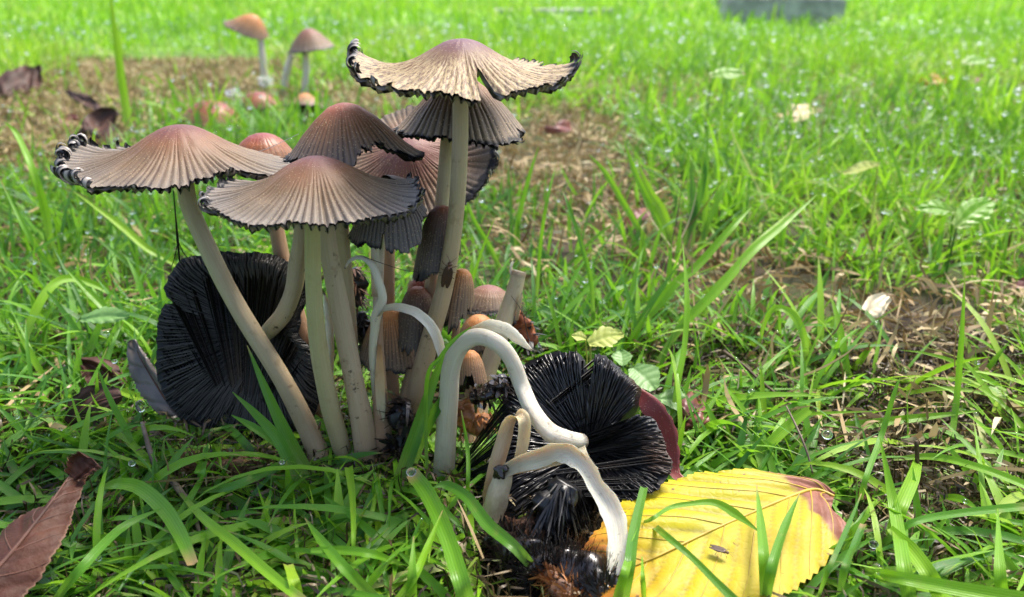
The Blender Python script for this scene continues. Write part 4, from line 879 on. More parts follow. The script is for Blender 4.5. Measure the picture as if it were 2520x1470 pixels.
# rusty leaf bottom left
leaf('rusty red brown leaf folded lengthwise in the bottom left corner', [G(-190, 1560, 1.3), G(-60, 1450, 1.5), G(20, 1370, 1.7), G(85, 1290, 1.9), G(135, 1225, 2.1), G(170, 1175, 2.2), G(195, 1145, 2.3)],
     [.8, 1.5, 1.3, .95, .5, .25, .1], [.5, .75, .75, .6, .3, .2, .1], M['leafrust'], M['vein_brown'], veins=7, bulge=.05, teeth=.08, nt=90, fold=-.35, crumple=.08, up=(-.25, -.8, .6), seed=4)
leaf('scrap of rusty leaf with a ragged curled end pointing up', [G(180, 1175, 2.2), G(205, 1150, 2.35), G(225, 1128, 2.5)], [.15, .38, .25], [.15, .25, .32], M['leafrust'], None, veins=3, teeth=.2, nt=24, nsd=6, crumple=.2, up=(0, -1, .5), name='leaf_scrap')
leaf('dark brown crumpled leaf standing in the grass at the far left of the black cap', [P(300, 960, 21.5), P(270, 930, 21.8), P(235, 905, 22), P(205, 890, 22.2)], [.3, .5, .45, .15], [.2, .45, .4, .1], M['leafrust'], M['vein_brown'], veins=4, teeth=.12, nt=40, crumple=.25, up=(0, -1, .6), seed=7, veingeo=False)
leaf('dark brown leaf low in the grass below the crumpled one', [P(170, 1050, 19.4), P(200, 1010, 19.6), P(250, 985, 19.8), P(300, 975, 20)], [.15, .5, .55, .2], [.1, .4, .4, .1], M['leafdark'], M['vein_brown'], veins=4, teeth=.1, nt=40, crumple=.2, up=(0, -1, .8), seed=8, veingeo=False)
leaf('long grey brown leaf propped against the left edge of the round black cap', [P(450, 1030, 19.9), P(410, 985, 20.2), P(375, 930, 20.5), P(345, 880, 20.7), P(328, 836, 20.9)], [.25, .45, .55, .35, .1], [.2, .3, .3, .25, .08], M['leafgrey'], M['vein_brown'], veins=5, teeth=.12, nt=60, crumple=.15, up=(-.2, -1, .5), seed=9, veingeo=False)
leaf('grey leaf fragment showing through the split of the round black cap', [P(545, 1035, 20.2), P(560, 1000, 20.3), P(560, 955, 20.4)], [.3, .5, .2], [.3, .4, .2], M['leafgrey'], None, veins=3, nt=24, nsd=6, crumple=.1, up=(0, -1, .5), name='leaf_scrap')
leaf('dark purple brown leaf standing on edge behind the upper left grass', [P(10, 240, 45), P(35, 215, 46), P(70, 195, 47), P(100, 170, 48)], [.4, 1.1, 1.0, .2], [.3, .7, .8, .2], M['leafdark'], M['vein_brown'], veins=4, nt=30, nsd=8, crumple=.4, up=(0, -1, .4), seed=12, veingeo=False)
leaf('pinkish brown leaf scrap at the left edge behind the grass', [P(-20, 220, 44), P(10, 225, 44), P(30, 235, 44)], [.4, .5, .1], [.4, .5, .1], M['leafred'], None, veins=3, nt=20, nsd=6, crumple=.3, up=(0, -1, 1), seed=13, name='leaf_scrap')
leaf('dark folded leaf behind the curled rim of the left mushroom', [P(200, 350, 33), P(235, 330, 33), P(270, 300, 34), P(295, 285, 34)], [.3, .9, .8, .2], [.2, .6, .6, .1], M['leafdark'], M['vein_brown'], veins=4, nt=30, nsd=8, crumple=.35, up=(0, -1, .5), seed=14, veingeo=False)
leaf('dark slender leaf slanting over the dead moss at upper left', [P(165, 225, 42), P(200, 245, 41), P(230, 265, 40), P(245, 280, 39)], [.1, .4, .35, .1], [.1, .3, .3, .1], M['leafdark'], None, veins=4, nt=24, nsd=6, crumple=.2, up=(0, -1, .8), seed=15)
leaf('brown red leaf in the dead moss left of the folded dark one', [P(155, 310, 35), P(175, 300, 36), P(195, 295, 36)], [.2, .5, .1], [.2, .4, .1], M['leafred'], None, veins=3, nt=20, nsd=6, crumple=.2, up=(0, -1, .8), seed=16)
leaf('orange brown leaf half sunk in the lawn at the upper right', [G(2270, 205, 1.5), G(2295, 200, 2.2), G(2330, 195, 2)], [.5, 1.2, .3], [.4, 1.0, .2], M['leaforange'], M['vein_brown'], veins=3, nt=24, nsd=6, crumple=.5, up=(0, -.8, 1), seed=17, veingeo=False)
leaf('rusty leaf tip just right of the orange leaf in the lawn', [G(2380, 205, 1.5), G(2400, 196, 2.0), G(2420, 190, 2)], [.3, .8, .2], [.3, .7, .2], M['leafred'], None, veins=3, nt=20, nsd=6, crumple=.4, up=(0, -.8, 1), seed=18)
leaf('pale yellow leaf curled on the lawn right of the tallest mushroom', [G(1915, 285, 1.5), G(1955, 282, 2.0), G(2005, 272, 1.8)], [.4, 1.3, .5], [.3, .9, .3], M['leafpale'], M['vein_yellow'], veins=4, nt=24, nsd=6, crumple=.4, up=(0, -.8, 1), seed=19, veingeo=False)
leaf('cream coloured dead leaf held between grass blades at the right', [P(2130, 775, 25), P(2155, 755, 25.5), P(2185, 730, 26)], [.25, .45, .2], [.2, .4, .15], M['leafcream'], None, veins=4, nt=30, nsd=6, crumple=.2, up=(0, -1, .8), seed=20)
leaf('wrinkled purple red leaf on the soil behind the glossy black cap', [G(1680, 1050, .5), G(1705, 1015, .9), G(1730, 980, .7)], [.3, .85, .3], [.3, .6, .2], M['leafred'], M['vein_brown'], veins=5, nt=40, crumple=.2, up=(0, -.5, 1), seed=21, veingeo=False)
leaf('pinkish dry leaf on the brown moss above the grass tuft', [G(1545, 555, .8), G(1575, 530, 1.2), G(1600, 520, 1)], [.2, .7, .2], [.2, .6, .2], M['leafred'], None, veins=4, nt=24, nsd=6, crumple=.3, up=(0, -.6, 1), seed=22)
leaf('reddish leaf scraps on the moss right of the conical cap', [G(1325, 325, .8), G(1370, 315, 1.4), G(1410, 318, 1)], [.2, .9, .3], [.2, .7, .2], M['leafred'], None, veins=4, nt=24, nsd=6, crumple=.5, up=(0, -.6, 1), seed=23)
leaf('small red leaf chip on the bare soil below the long level blade', [G(2105, 1140, .4), G(2135, 1130, .6), G(2170, 1125, .5)], [.08, .22, .1], [.08, .15, .1], M['leafrust'], None, veins=3, nt=16, nsd=4, crumple=.1, seed=24, name='leaf_scrap')
leaf('small brown leaf chip just beyond the brown tip of the yellow leaf', [G(2100, 1240, .4), G(2120, 1225, .6), G(2140, 1215, .5)], [.1, .3, .1], [.1, .2, .1], M['leafrust'], None, veins=3, nt=16, nsd=4, crumple=.1, seed=25, name='leaf_scrap')
leaf('pinkish dry leaf edge at the right margin of the view', [P(2540, 680, 25), P(2510, 695, 25), P(2475, 705, 25)], [.3, .3, .05], [.1, .1, .02], M['leafred'], None, veins=3, nt=20, nsd=4, crumple=.1, up=(0, -.6, 1), seed=26)

def soft_leaf(label, c, size, m, tilt, rot, asp=.5, seed=1, group='small green weed leaves', name='weed_leaf', fold=.05, teeth=.1, veins=5):
    c = np.asarray(c, float); d = np.array([cos(rot), sin(rot), tilt]); d = d / np.linalg.norm(d); L = size
    mid = [c - d * L * .5, c, c + d * L * .5 + [0, 0, -.1 * L]]
    r_ = leaf(label, mid, [.15 * L * asp, .55 * L * asp, .1 * L * asp], [.15 * L * asp, .55 * L * asp, .1 * L * asp], m, None, veins=veins, nt=30, nsd=7, crumple=.03 * L, group=group, name=name, seed=seed, fold=fold, teeth=teeth, cat='leaf', up=(0, -.5, 1), bulge=.03 * L, stalk=1)
    tube('stalk', [mid[0] + (mid[1] - mid[0]) * .1, mid[0] * [1, 1, .5] + [.1, .1, 0], mid[0] * [1, 1, 0] + [.15, .2, -.2]], [.02 + .008 * L, .03 + .01 * L], m, r_, nr=6); return r_
soft_leaf('crinkled lime green leaf rising behind the notch of the glossy black cap', P(1492, 832, 21.0), 1.1, M['weedlime'], .3, .2, .75, 31, teeth=.15)
soft_leaf('tiny yellow green leaf left of the crinkled lime one', P(1425, 830, 21.2), .45, M['weedlime'], .2, 2.8, .9, 32)
soft_leaf('round pale green leaf beside the right shoulder of the black cap', P(1585, 930, 20.5), .95, M['weed'], -.3, -.9, 1.2, 33)
soft_leaf('round green leaf upper right of the red cap fold', P(1662, 985, 20.0), .95, M['weed'], -.1, .1, .9, 34)
soft_leaf('small round green leaf just above the red cap fold', P(1628, 1005, 19.8), .6, M['weed'], .5, 1.9, 1.0, 35)
soft_leaf('folded green leaf behind the black cap between the two round leaves', P(1530, 880, 21.2), .6, M['weed'], .6, 1.6, 1.1, 36)
soft_leaf('broad grey green leaf lying in the lawn at the far right', P(2400, 520, 32), 2.6, M['grass'], .5, .5, .5, 37)
soft_leaf('dull broad leaf left of the far right broad leaf', P(2300, 515, 33), 1.7, M['grass'], .1, 2.9, .6, 38)
soft_leaf('pale green blunt leaf in the lawn right of the tallest cap', P(1790, 182, 58), 2.6, M['grass'], .15, .1, .6, 39)
soft_leaf('pale green leaf glinting in the lawn near the right edge', P(2400, 150, 75), 3.0, M['grass'], .2, .4, .6, 40)
soft_leaf('pale curling leaf on the lawn above the grass tuft', P(2120, 415, 36), 1.6, M['weedlime'], -.3, 2.4, .6, 41)
soft_leaf('yellow green leaf at the left edge below the grass arch', P(600, 850, 24.5), .7, M['weed'], .1, .2, .9, 42)
soft_leaf('broad pale blade end in the lower left grass', P(260, 780, 23.5), 1.5, M['weed'], .1, .15, .5, 43)

# ------------------------------------------------------------------ hand placed grass blades
def blade(label, pts, wpx, rnd=.4, face=None, name='grass_blade', group=None, m=None, cup=.18, tip=True, sid=0):
    W = [PC(*p, z=.35 + (.95 if p[1] > 1150 else .55) * (k_ > 0)) for k_, p in enumerate(pts)]
    if W[0][2] > 1.0 and 560 < pts[0][0] < 1250 and pts[0][1] > 860:
        q = W[0] + (W[0] - W[1]) * .3; W = [np.array([q[0], q[1], -.2])] + W; wpx = [wpx[0] * .7] + list(wpx)
    else: W, _ = settle(W, .5, .9, 0)
    r_ = thing(name, label, 'grass blade', W[0], group)
    wid = [cm(w_ * .86, q) for w_, q in zip(wpx if len(wpx) == len(W) else np.interp(np.linspace(0, 1, len(W)), np.linspace(0, 1, len(wpx)), wpx), W)]
    if tip: wid[-1] = .02
    n = len(W) * 7; pth = smoothpath(W, n); T = norm(np.gradient(pth, axis=0)); view = norm(CAMV - pth)
    if face is not None: view = norm(view + np.asarray(face, float))
    sd_ = norm(np.cross(T, view)); Nn = np.cross(sd_, T)
    w_ = np.interp(np.linspace(0, 1, n), np.linspace(0, 1, len(wid)), wid); u = np.linspace(-1, 1, 7)
    V = pth[:, None] + sd_[:, None] * (u[None] * w_[:, None] * .5)[..., None] + Nn[:, None] * ((np.abs(u)[None] - .3) * w_[:, None] * cup)[..., None]
    A = {'rnd': np.full(n * 7, rnd), 'along': np.repeat(np.linspace(.05, 1, n), 7), 'across': np.tile(u, n)}
    mesh('leaf_blade', V.reshape(-1, 3), gridf(n, 7), m or M['grass'], r_, A); return r_, pth, Nn, W
HB = [
 ('tall bright grass blade rising into the sky side of the lawn at upper left', [(318, 320, 38), (300, 200, 38), (285, 90, 38), (268, -40, 38)], [22, 22, 18, 8], .75),
 ('slender green blade standing between the tall stem and the grass tuft', [(1265, 610, 24), (1275, 540, 24), (1300, 440, 24), (1325, 362, 24)], [16, 16, 13, 4], .2),
 ('thin bright blade right beside the tall stem base, leaning right', [(1140, 800, 21), (1160, 700, 21), (1185, 620, 21), (1218, 535, 21)], [8, 9, 8, 3], .5),
 ('green blade leaning left behind the tall stem', [(1230, 660, 23), (1200, 600, 23), (1165, 540, 23), (1145, 480, 23)], [14, 15, 12, 4], .4),
 ('long blade bowing up to the right of the cluster, bright on its back', [(1320, 730, 26), (1330, 600, 26), (1345, 500, 26), (1370, 400, 27)], [10, 11, 10, 4], .4),
 ('dark upright blade in the right middle of the lawn', [(1460, 830, 24), (1455, 700, 24), (1430, 600, 24), (1400, 510, 24.5), (1385, 470, 25)], [12, 14, 12, 9, 4], .1),
 ('long broad pale blade slanting up to the right across the lawn, the lower one', [(1530, 820, 22.5), (1600, 770, 22.5), (1660, 700, 22.8), (1720, 650, 23.2), (1800, 560, 24), (1850, 510, 25)], [16, 26, 26, 24, 20, 6], .55),
 ('long pale blade slanting up to the right, crossing the middle of the lawn', [(1620, 890, 21.5), (1680, 800, 22), (1760, 720, 22.5), (1850, 620, 23.5), (1920, 560, 24.5), (2010, 480, 26)], [14, 26, 28, 26, 20, 6], .6),
 ('bright yellow green blade running parallel above the long pale ones', [(1700, 745, 24), (1780, 690, 24), (1860, 600, 25), (1960, 510, 26.5)], [14, 20, 16, 4], .8),
 ('wet stripe of blade standing behind the glossy black cap, beaded with water', [(1655, 1040, 19.6), (1668, 940, 20.2), (1684, 850, 21), (1690, 730, 22), (1680, 600, 23.5)], [20, 18, 16, 16, 5], .6),
 ('pair blade curving over at right, tip hanging down', [(1985, 900, 22), (1975, 820, 22), (1945, 770, 22.3), (1905, 760, 22.5), (1880, 800, 22.5), (1870, 860, 22.5)], [18, 22, 22, 16, 12, 4], .7),
 ('level green blade lying across the brown moss at far right', [(1720, 790, 23), (1850, 788, 23), (2000, 795, 23.5), (2160, 800, 24)], [20, 26, 24, 8], .35),
 ('tall thin blade at far right standing against dead moss', [(2335, 1125, 18.8), (2352, 1000, 19.2), (2365, 850, 19.6), (2375, 670, 20)], [16, 17, 15, 3], .5),
 ('long level blade floating above the soil near the right bottom', [(2000, 1055, 18.6), (2100, 1048, 18.4), (2250, 1030, 18.3), (2420, 1010, 18.4)], [22, 28, 24, 4], .6),
 ('thick pale blade stub pointing up right above the yellow leaf', [(1825, 1150, 17.9), (1880, 1105, 17.9), (1940, 1050, 18.0), (1992, 1008, 18.2)], [20, 32, 30, 24], .7),
 ('long grey green blade sweeping in from the right edge of the view', [(2160, 1350, 16.0), (2240, 1290, 16.0), (2350, 1265, 15.8), (2560, 1243, 15.6)], [20, 20, 22, 24], .25),
 ('broad upright pale blade right of the yellow leaf tip', [(2240, 1500, 14.5), (2225, 1400, 14.9), (2200, 1250, 15.4), (2165, 1075, 16)], [44, 42, 32, 6], .6),
 ('second tall thin blade crossing left of the broad upright one', [(2115, 1245, 17.0), (2130, 1180, 17.0), (2170, 1070, 17.2), (2200, 970, 17.6), (2215, 930, 17.8)], [12, 16, 16, 12, 4], .35),
 ('wide soft pale blade behind the broad upright one', [(2190, 1330, 16.6), (2215, 1250, 16.7), (2245, 1180, 16.8), (2258, 1135, 17)], [34, 40, 36, 24], .7),
 ('arching blade at the right edge with a drooping tip', [(2200, 1130, 17.3), (2300, 1125, 17.0), (2420, 1155, 16.5), (2560, 1210, 16)], [10, 22, 24, 24], .6),
 ('upright blade cut by the bottom right corner', [(2470, 1500, 14), (2460, 1400, 14.3), (2455, 1250, 14.8)], [38, 30, 3], .6),
 ('bulky rounded blade tube entering from the bottom right', [(2120, 1405, 14.6), (2200, 1420, 14.4), (2330, 1445, 14.2), (2530, 1480, 14)], [20, 34, 40, 50], .6),
 ('dark green blade standing before the right part of the yellow leaf', [(1885, 1500, 13.6), (1900, 1400, 13.9), (1935, 1290, 14.4), (1968, 1215, 14.8)], [34, 32, 26, 5], .25),
 ('pointed blade crossing the middle of the yellow leaf upright', [(1885, 1500, 14.1), (1880, 1380, 14.3), (1872, 1290, 14.7), (1862, 1195, 15.2)], [34, 32, 24, 3], .4),
 ('thin dark blade curving over the yellow leaf to the bottom', [(1590, 1280, 15.7), (1640, 1320, 15.3), (1700, 1370, 14.8), (1760, 1430, 14.3), (1830, 1500, 13.8)], [18, 20, 18, 22, 30], .15),
 ('fine bent blade looping over the top of the yellow leaf', [(1570, 1288, 15.8), (1600, 1280, 15.7), (1650, 1250, 15.8), (1700, 1240, 15.8), (1760, 1238, 15.6), (1810, 1265, 15.2), (1870, 1310, 14.9)], [8, 12, 14, 14, 20, 26, 10], .35),
 ('glossy wet blade lying along the left side of the yellow leaf', [(1530, 1500, 14.0), (1548, 1400, 14.4), (1560, 1310, 14.9), (1585, 1200, 15.7)], [34, 34, 30, 22], .15),
 ('bright blade leaning on the glossy one at the bottom', [(1512, 1500, 13.6), (1535, 1420, 13.9), (1555, 1350, 14.2), (1575, 1290, 14.6)], [26, 26, 20, 5], .55),
 ('short pointed blade at the lower edge of the yellow leaf', [(1585, 1500, 13.4), (1582, 1430, 13.6), (1580, 1370, 13.9)], [20, 16, 3], .6),
 ('dark wide blade with long parallel ribs left of the arched stem', [(985, 1180, 16.9), (1010, 1110, 17.0), (1040, 1020, 17.2), (1070, 930, 17.4), (1100, 860, 17.4)], [40, 42, 36, 24, 8], .0),
 ('dark blade with a notched tip crossing the foot of the arched stem', [(1010, 1150, 16.8), (1050, 1050, 16.7), (1090, 985, 16.7), (1122, 945, 16.7)], [30, 32, 26, 4], .05),
 ('thin blade arching against the top of the arched stem', [(1050, 950, 17.0), (1085, 880, 16.9), (1120, 835, 16.9), (1160, 805, 16.9)], [14, 14, 12, 8], .3),
 ('slim blade standing before the right side of the arched stem', [(1145, 1260, 16.2), (1152, 1180, 16.3), (1150, 1100, 16.5), (1135, 1010, 16.8)], [8, 12, 12, 3], .4),
 ('broad ribbed blade bearing clear water drops, bottom centre', [(1160, 1520, 13.4), (1135, 1430, 13.9), (1100, 1320, 14.6), (1055, 1220, 15.3), (1015, 1165, 15.8)], [52, 50, 46, 46, 40], .4),
 ('arching blade with one large drop crossing towards the black tufts', [(1330, 1420, 14.6), (1270, 1350, 14.9), (1200, 1290, 15.2), (1150, 1225, 15.6), (1100, 1195, 16), (1065, 1200, 16.2)], [24, 32, 38, 32, 26, 10], .2),
 ('out of focus blade point rising at the bottom centre', [(1012, 1500, 12.6), (1014, 1420, 12.8), (1018, 1320, 13.2)], [34, 28, 6], .5),
 ('bright blade slanting up beside the blurred one', [(970, 1490, 13.3), (1020, 1420, 13.6), (1055, 1340, 14), (1090, 1255, 14.5)], [26, 26, 20, 3], .65),
 ('truncated small blade standing upright in front of the stems', [(868, 1420, 15.3), (870, 1330, 15.6), (868, 1230, 16), (858, 1150, 16.4)], [10, 12, 18, 24], .7),
 ('broad strap blade arching from the left foreground down to the centre', [(230, 1215, 16.9), (280, 1192, 16.6), (340, 1200, 16.2), (400, 1250, 15.6), (440, 1310, 15), (475, 1390, 14.4)], [14, 30, 40, 44, 40, 30], .4),
 ('long bright blade pointing to the bottom centre from the arching strap', [(440, 1210, 16.5), (500, 1275, 15.8), (580, 1340, 15.1), (660, 1410, 14.5), (760, 1490, 13.8)], [8, 24, 30, 30, 26], .65),
 ('tall leaf blade crossing the round black cap, darkest of three', [(760, 1170, 17.2), (700, 1060, 17.3), (650, 950, 17.5), (608, 850, 17.8)], [36, 36, 22, 4], .1),
 ('middle blade of three crossing the foot of the round black cap', [(740, 1200, 16.9), (690, 1090, 17.1), (630, 1020, 17.4), (572, 965, 17.8)], [40, 34, 22, 4], .2),
 ('lowest blade of three crossing the foot of the round black cap', [(740, 1150, 17.0), (680, 1090, 17.2), (620, 1050, 17.4), (570, 1022, 17.7)], [20, 26, 22, 4], .3),
 ('single short leaf blade upright below the round black cap', [(490, 1195, 17.3), (492, 1165, 17.3), (502, 1130, 17.4), (512, 1090, 17.6)], [20, 30, 24, 3], .3),
 ('level green blade lying under the brown gill mat', [(480, 1210, 17.2), (560, 1200, 16.9), (640, 1170, 16.9), (700, 1135, 17.0)], [16, 24, 24, 16], .1),
 ('dark green upright blade in the shade beside the dead leaves', [(335, 1105, 18.0), (300, 1040, 18.2), (265, 970, 18.5), (240, 905, 18.8)], [16, 18, 14, 3], .3),
 ('bright long blade slanting down behind the left mushroom', [(490, 700, 24), (430, 650, 24), (360, 610, 24), (290, 550, 24.5), (180, 470, 25)], [8, 16, 20, 20, 5], .85),
 ('tall left blade curving up past the brown moss', [(130, 640, 26), (110, 520, 26), (80, 420, 26), (40, 330, 27), (10, 300, 27)], [22, 24, 20, 16, 6], .6),
 ('left edge blade leaning up and left over the grass', [(160, 700, 23), (110, 640, 23), (60, 560, 23), (0, 440, 24)], [12, 16, 14, 8], .4),
 ('wide grass arch at the left, pale on top', [(40, 900, 21), (90, 760, 22), (150, 690, 23), (230, 700, 23.5), (330, 760, 23.5)], [14, 24, 24, 20, 8], .7),
 ('straight blade slanting right below the left mushroom', [(370, 860, 22), (300, 800, 22), (220, 720, 22.5), (160, 660, 23)], [18, 22, 20, 8], .55),
 ('cut blade tip near the bottom left centre', [(745, 1500, 13.3), (725, 1440, 13.5), (708, 1390, 13.8)], [30, 34, 30], .9),
 ('wet pale blade end glinting among the grass at left', [(440, 1010, 18.5), (360, 985, 18.8), (290, 960, 19.2), (240, 938, 19.5)], [26, 26, 20, 6], .8),
 ('ribbed blade in the centre foreground pointing left', [(1000, 1395, 14.6), (920, 1365, 14.7), (840, 1355, 14.8), (765, 1355, 15)], [10, 24, 26, 14], .45),
 ('bundle blade leaning in the bottom foreground under the cut tip', [(930, 1480, 13.6), (850, 1400, 14.2), (790, 1330, 14.7), (750, 1275, 15.2)], [30, 32, 24, 6], .4),
 ('straight grass stalk standing in the bottom left corner', [(120, 1500, 14.2), (200, 1400, 14.6), (300, 1300, 15.2), (400, 1250, 15.6)], [24, 30, 26, 8], .3),
 ('bluish blade reaching up right from the bottom right soil', [(2010, 1480, 14.4), (2040, 1400, 14.6), (2085, 1300, 14.9), (2120, 1215, 15.3)], [8, 14, 14, 4], .1),
 ('small dark notched blade in front of the broad upright blade', [(2065, 1480, 14), (2080, 1400, 14.1), (2105, 1340, 14.3), (2125, 1290, 14.5)], [22, 24, 24, 18], .1),
 ('wide ribbed blade leaning at the very bottom right', [(2330, 1500, 13.6), (2290, 1420, 14), (2240, 1350, 14.6), (2190, 1300, 15.2)], [44, 46, 40, 20], .75),
]
HAND = {}
for lb, pts, wp, rn in HB:
    HAND[lb] = blade(lb, pts, wp, rn, face=(rng.normal(0, .25), 0, .35), tip=wp[-1] < 11)
# the tall tuft on the right
tuft_label = ['leftmost blade of the tall tuft in the right lawn', 'second tall blade of the tuft from its left', 'darkest middle blade of the tall tuft', 'tallest blade of the tuft, leaning right', 'broad yellow green blade in the tuft front', 'short blade of the tuft bent right', 'outer right blade of the tall tuft']
for k, (x0, x1, y1, w_, rn) in enumerate([(1560, 1450, 380, 15, .6), (1610, 1530, 330, 16, .5), (1660, 1700, 400, 20, .05), (1640, 1745, 305, 16, .2), (1620, 1570, 400, 22, .85), (1680, 1790, 440, 14, .5), (1690, 1730, 350, 14, .7)]):
    blade(tuft_label[k], [(x0 + 40, 610, 27), ((x0 * .6 + x1 * .4) + 30, 520, 27.3), ((x0 * .25 + x1 * .75) + 15, 430 if y1 < 390 else 470, 27.6), (x1, y1, 28)], [w_, w_ * 1.2, w_, 3], rn, group='blades of the tall tuft')

# ------------------------------------------------------------------ large drops
def drop(label, pxy, d, rpx, name='water_drop', squash=.9):
    c = PC(pxy[0], pxy[1], d - .12, z=1.0); R = cm(rpx * .72, c); import bmesh
    
    bm = bmesh.new(); bmesh.ops.create_icosphere(bm, subdivisions=3, radius=1); v = np.array([q.co[:] for q in bm.verts]); f = np.array([[q.index for q in p.verts] for p in bm.faces]); bm.free()
    o = mesh(name, v * R * np.array([1, 1, squash]) + c, f, M['water'], None, origin=c); tag(o, label, 'water drop', 'large water drops on the grass'); return o
drop('largest clear drop, on the square end of the broad ribbed blade', (1012, 1162), 15.6, 17)
drop('big drop hanging on the underside of the arching blade', (1194, 1286), 15.0, 15)
drop('round drop in the middle of the broad ribbed blade', (1074, 1280), 14.8, 12)
drop('drop lower on the broad ribbed blade, left one of two', (1092, 1350), 14.3, 11)
drop('small drop right of the lower drop on the broad ribbed blade', (1117, 1362), 14.2, 7)
drop('drop near the foot of the broad ribbed blade', (1128, 1414), 13.9, 7)
drop('pair drop at the very foot of the broad ribbed blade', (1140, 1450), 13.7, 9)
drop('drop on the crest of the arching blade above the largest bead', (1118, 1196), 15.7, 8)
drop('small drop left on the crest of the arching blade', (1100, 1186), 15.8, 7)
drop('long clear drop hanging by the slim blade right of the arched stem', (1148, 1254), 15.9, 17, squash=1.3)
drop('large clear bubble like drop above the brown leaf tip', (2036, 1070), 17.3, 18)
drop('clear drop cradled where the pale blades meet at lower right', (2160, 1400), 14.6, 20)
drop('clear drop at the fork of blades right of the yellow leaf', (2150, 1340), 15.2, 16)
drop('long ring of water hanging under the blade beside the dead leaves', (345, 1000), 18.3, 16, squash=1.4)
drop('drop on the thin pale blade left of the stems', (694, 1137), 15.9, 9)
drop('drop glinting on the strap blade at lower left', (243, 1375), 14.6, 10)
drop('drop beside the rusty leaf on a dark blade', (325, 1140), 16.4, 12)
drop('big drop low between blades at bottom centre left', (432, 1345), 14.7, 12)

# ------------------------------------------------------------------ threads, insects, twigs
r = thing('gill_thread', 'black thread dripping from the left mushroom cap towards the round black cap', 'thread', P(430, 480, 19.7))
tube('strand', [P(427, 470, 19.7), P(432, 530, 19.8), P(437, 590, 20.0), P(442, 645, 20.3)], [.012, .018, .035, .02], M['thread'], r, nr=5)
tube('strand', [P(437, 590, 20.0), P(450, 620, 20.1), P(468, 642, 20.3)], [.014, .012, .01], M['thread'], r, nr=5)
tube('strand', [P(437, 600, 20.0), P(428, 640, 20.1), P(420, 660, 20.3)], [.012, .01, .008], M['thread'], r, nr=5)
r = thing('spider_thread', 'fine dark spider thread stretched between the split stem and the drooping brown cap', 'thread', P(900, 640, 18.8))
tube('strand', [P(895, 632, 18.8), P(960, 655, 19.0), P(1010, 668, 19.4), P(1090, 672, 19.0)], [.009, .009], M['thread'], r, nr=5)
r = thing('spider_thread', 'dark thread hanging right of the snapped stem', 'thread', P(1265, 740, 20.5))
tube('strand', [P(1258, 728, 20.4), P(1285, 770, 20.2), P(1300, 830, 20.0), P(1315, 868, 19.6)], [.008, .012, .008], M['thread'], r, nr=5)
r = thing('spider_thread', 'pale silk thread from the bell cap to the small red cap', 'thread', P(640, 380, 21))
tube('strand', [P(600, 385, 21.4), P(660, 365, 21.0), P(735, 330, 19.9)], [.007, .007], M['web'], r, nr=5)
def ell(name, c, ax, rad, m, parent):
    A = np.array(ax, float); q = IV * np.array(rad); return mesh(name, q @ A + c, IF, m, parent)
def insect(label, c, axis, nrm, L, name, wings=True):
    c = np.asarray(c); a = norm(np.asarray(axis, float)); n_ = norm(np.asarray(nrm, float) - a * np.dot(nrm, a)); s_ = np.cross(a, n_); B = [a, s_, n_]
    r_ = thing(name, label, 'insect', c)
    ell('abdomen', c - a * L * .1, B, (L * .36, L * .13, L * .11), M['insect'], r_); ell('thorax', c + a * L * .26, B, (L * .14, L * .12, L * .11), M['insect'], r_); ell('head', c + a * L * .46, B, (L * .09, L * .11, L * .09), M['insect'], r_)
    if wings:
        for sg in (-1, 1): ell('wing', c - a * L * .12 + s_ * sg * L * .10 + n_ * L * .1, B, (L * .5, L * .13, L * .015), M['wing'], r_)
    for k in range(3):
        for sg in (-1, 1):
            p0 = c + a * L * (.3 - .12 * k); tube('leg', [p0, p0 + s_ * sg * L * .25 + n_ * L * .04 + a * L * (.12 - .14 * k), p0 + s_ * sg * L * .38 - n_ * L * .1 + a * L * (.2 - .22 * k)], [L * .02, L * .012], M['insect'], r_, nr=5, nseg=6)
    for sg in (-1, 1): tube('antenna', [c + a * L * .5, c + a * L * .7 + s_ * sg * L * .12, c + a * L * .85 + s_ * sg * L * .25], [L * .01, L * .006], M['insect'], r_, nr=4, nseg=6)
insect('brown winged fly climbing the tall mushroom stem', P(1102, 675, 18.9), P(1114, 630, 18.9) - P(1098, 700, 18.9), (0, -1, .3), .60, 'fly')
insect('small dark brown beetle like bug sitting on the yellow leaf', G(1770, 1362, 1.02) + [0, 0, .08], (1, -.5, 0), (0, -.1, 1), .36, 'bug')
insect('tiny ant on the shaded foot of the left mushroom stem', P(786, 1050, 18.2), (.3, 0, 1), (0, -1, .3), .26, 'ant', False)
def twig(label, pts, rr, m='twig', name='twig'):
    Wt, _ = settle([PC(*p, z=.45) for p in pts]); r_ = thing(name, label, 'twig', Wt[0]); tube('twig_shaft', Wt, rr, M[m], r_, rough=.2, nr=7); return r_
twig('grey jointed twig lying below the round black cap at left', [(350, 970 + 70, 18.3), (380, 1140, 17.3), (420, 1180, 17.0), (470, 1250, 16.3), (490, 1310, 15.7)], [.05, .08, .09, .07, .04])
twig('long straw coloured stalk lying behind the black cap', [(1780, 865, 20.6), (1830, 900, 20), (1880, 945, 19.3), (1960, 1010, 18.4)], [.06, .05, .05, .03], 'straw')
twig('pale broken straw standing on the soil at lower right', [(2262, 1240, 16.6), (2258, 1160, 16.8), (2255, 1085, 17)], [.06, .06, .05], 'straw')
twig('thin dark curved rootlet over the soil at right', [(2175, 1290, 16.4), (2210, 1260, 16.4), (2270, 1245, 16.2), (2300, 1290, 15.9), (2330, 1320, 15.6)], [.02, .03, .03, .02])
twig('dark thin stalk crossing the thick pale blade stub', [(1935, 1000, 18.5), (1960, 1050, 17.8), (1985, 1110, 17.3), (2000, 1165, 17)], [.02, .03, .02])
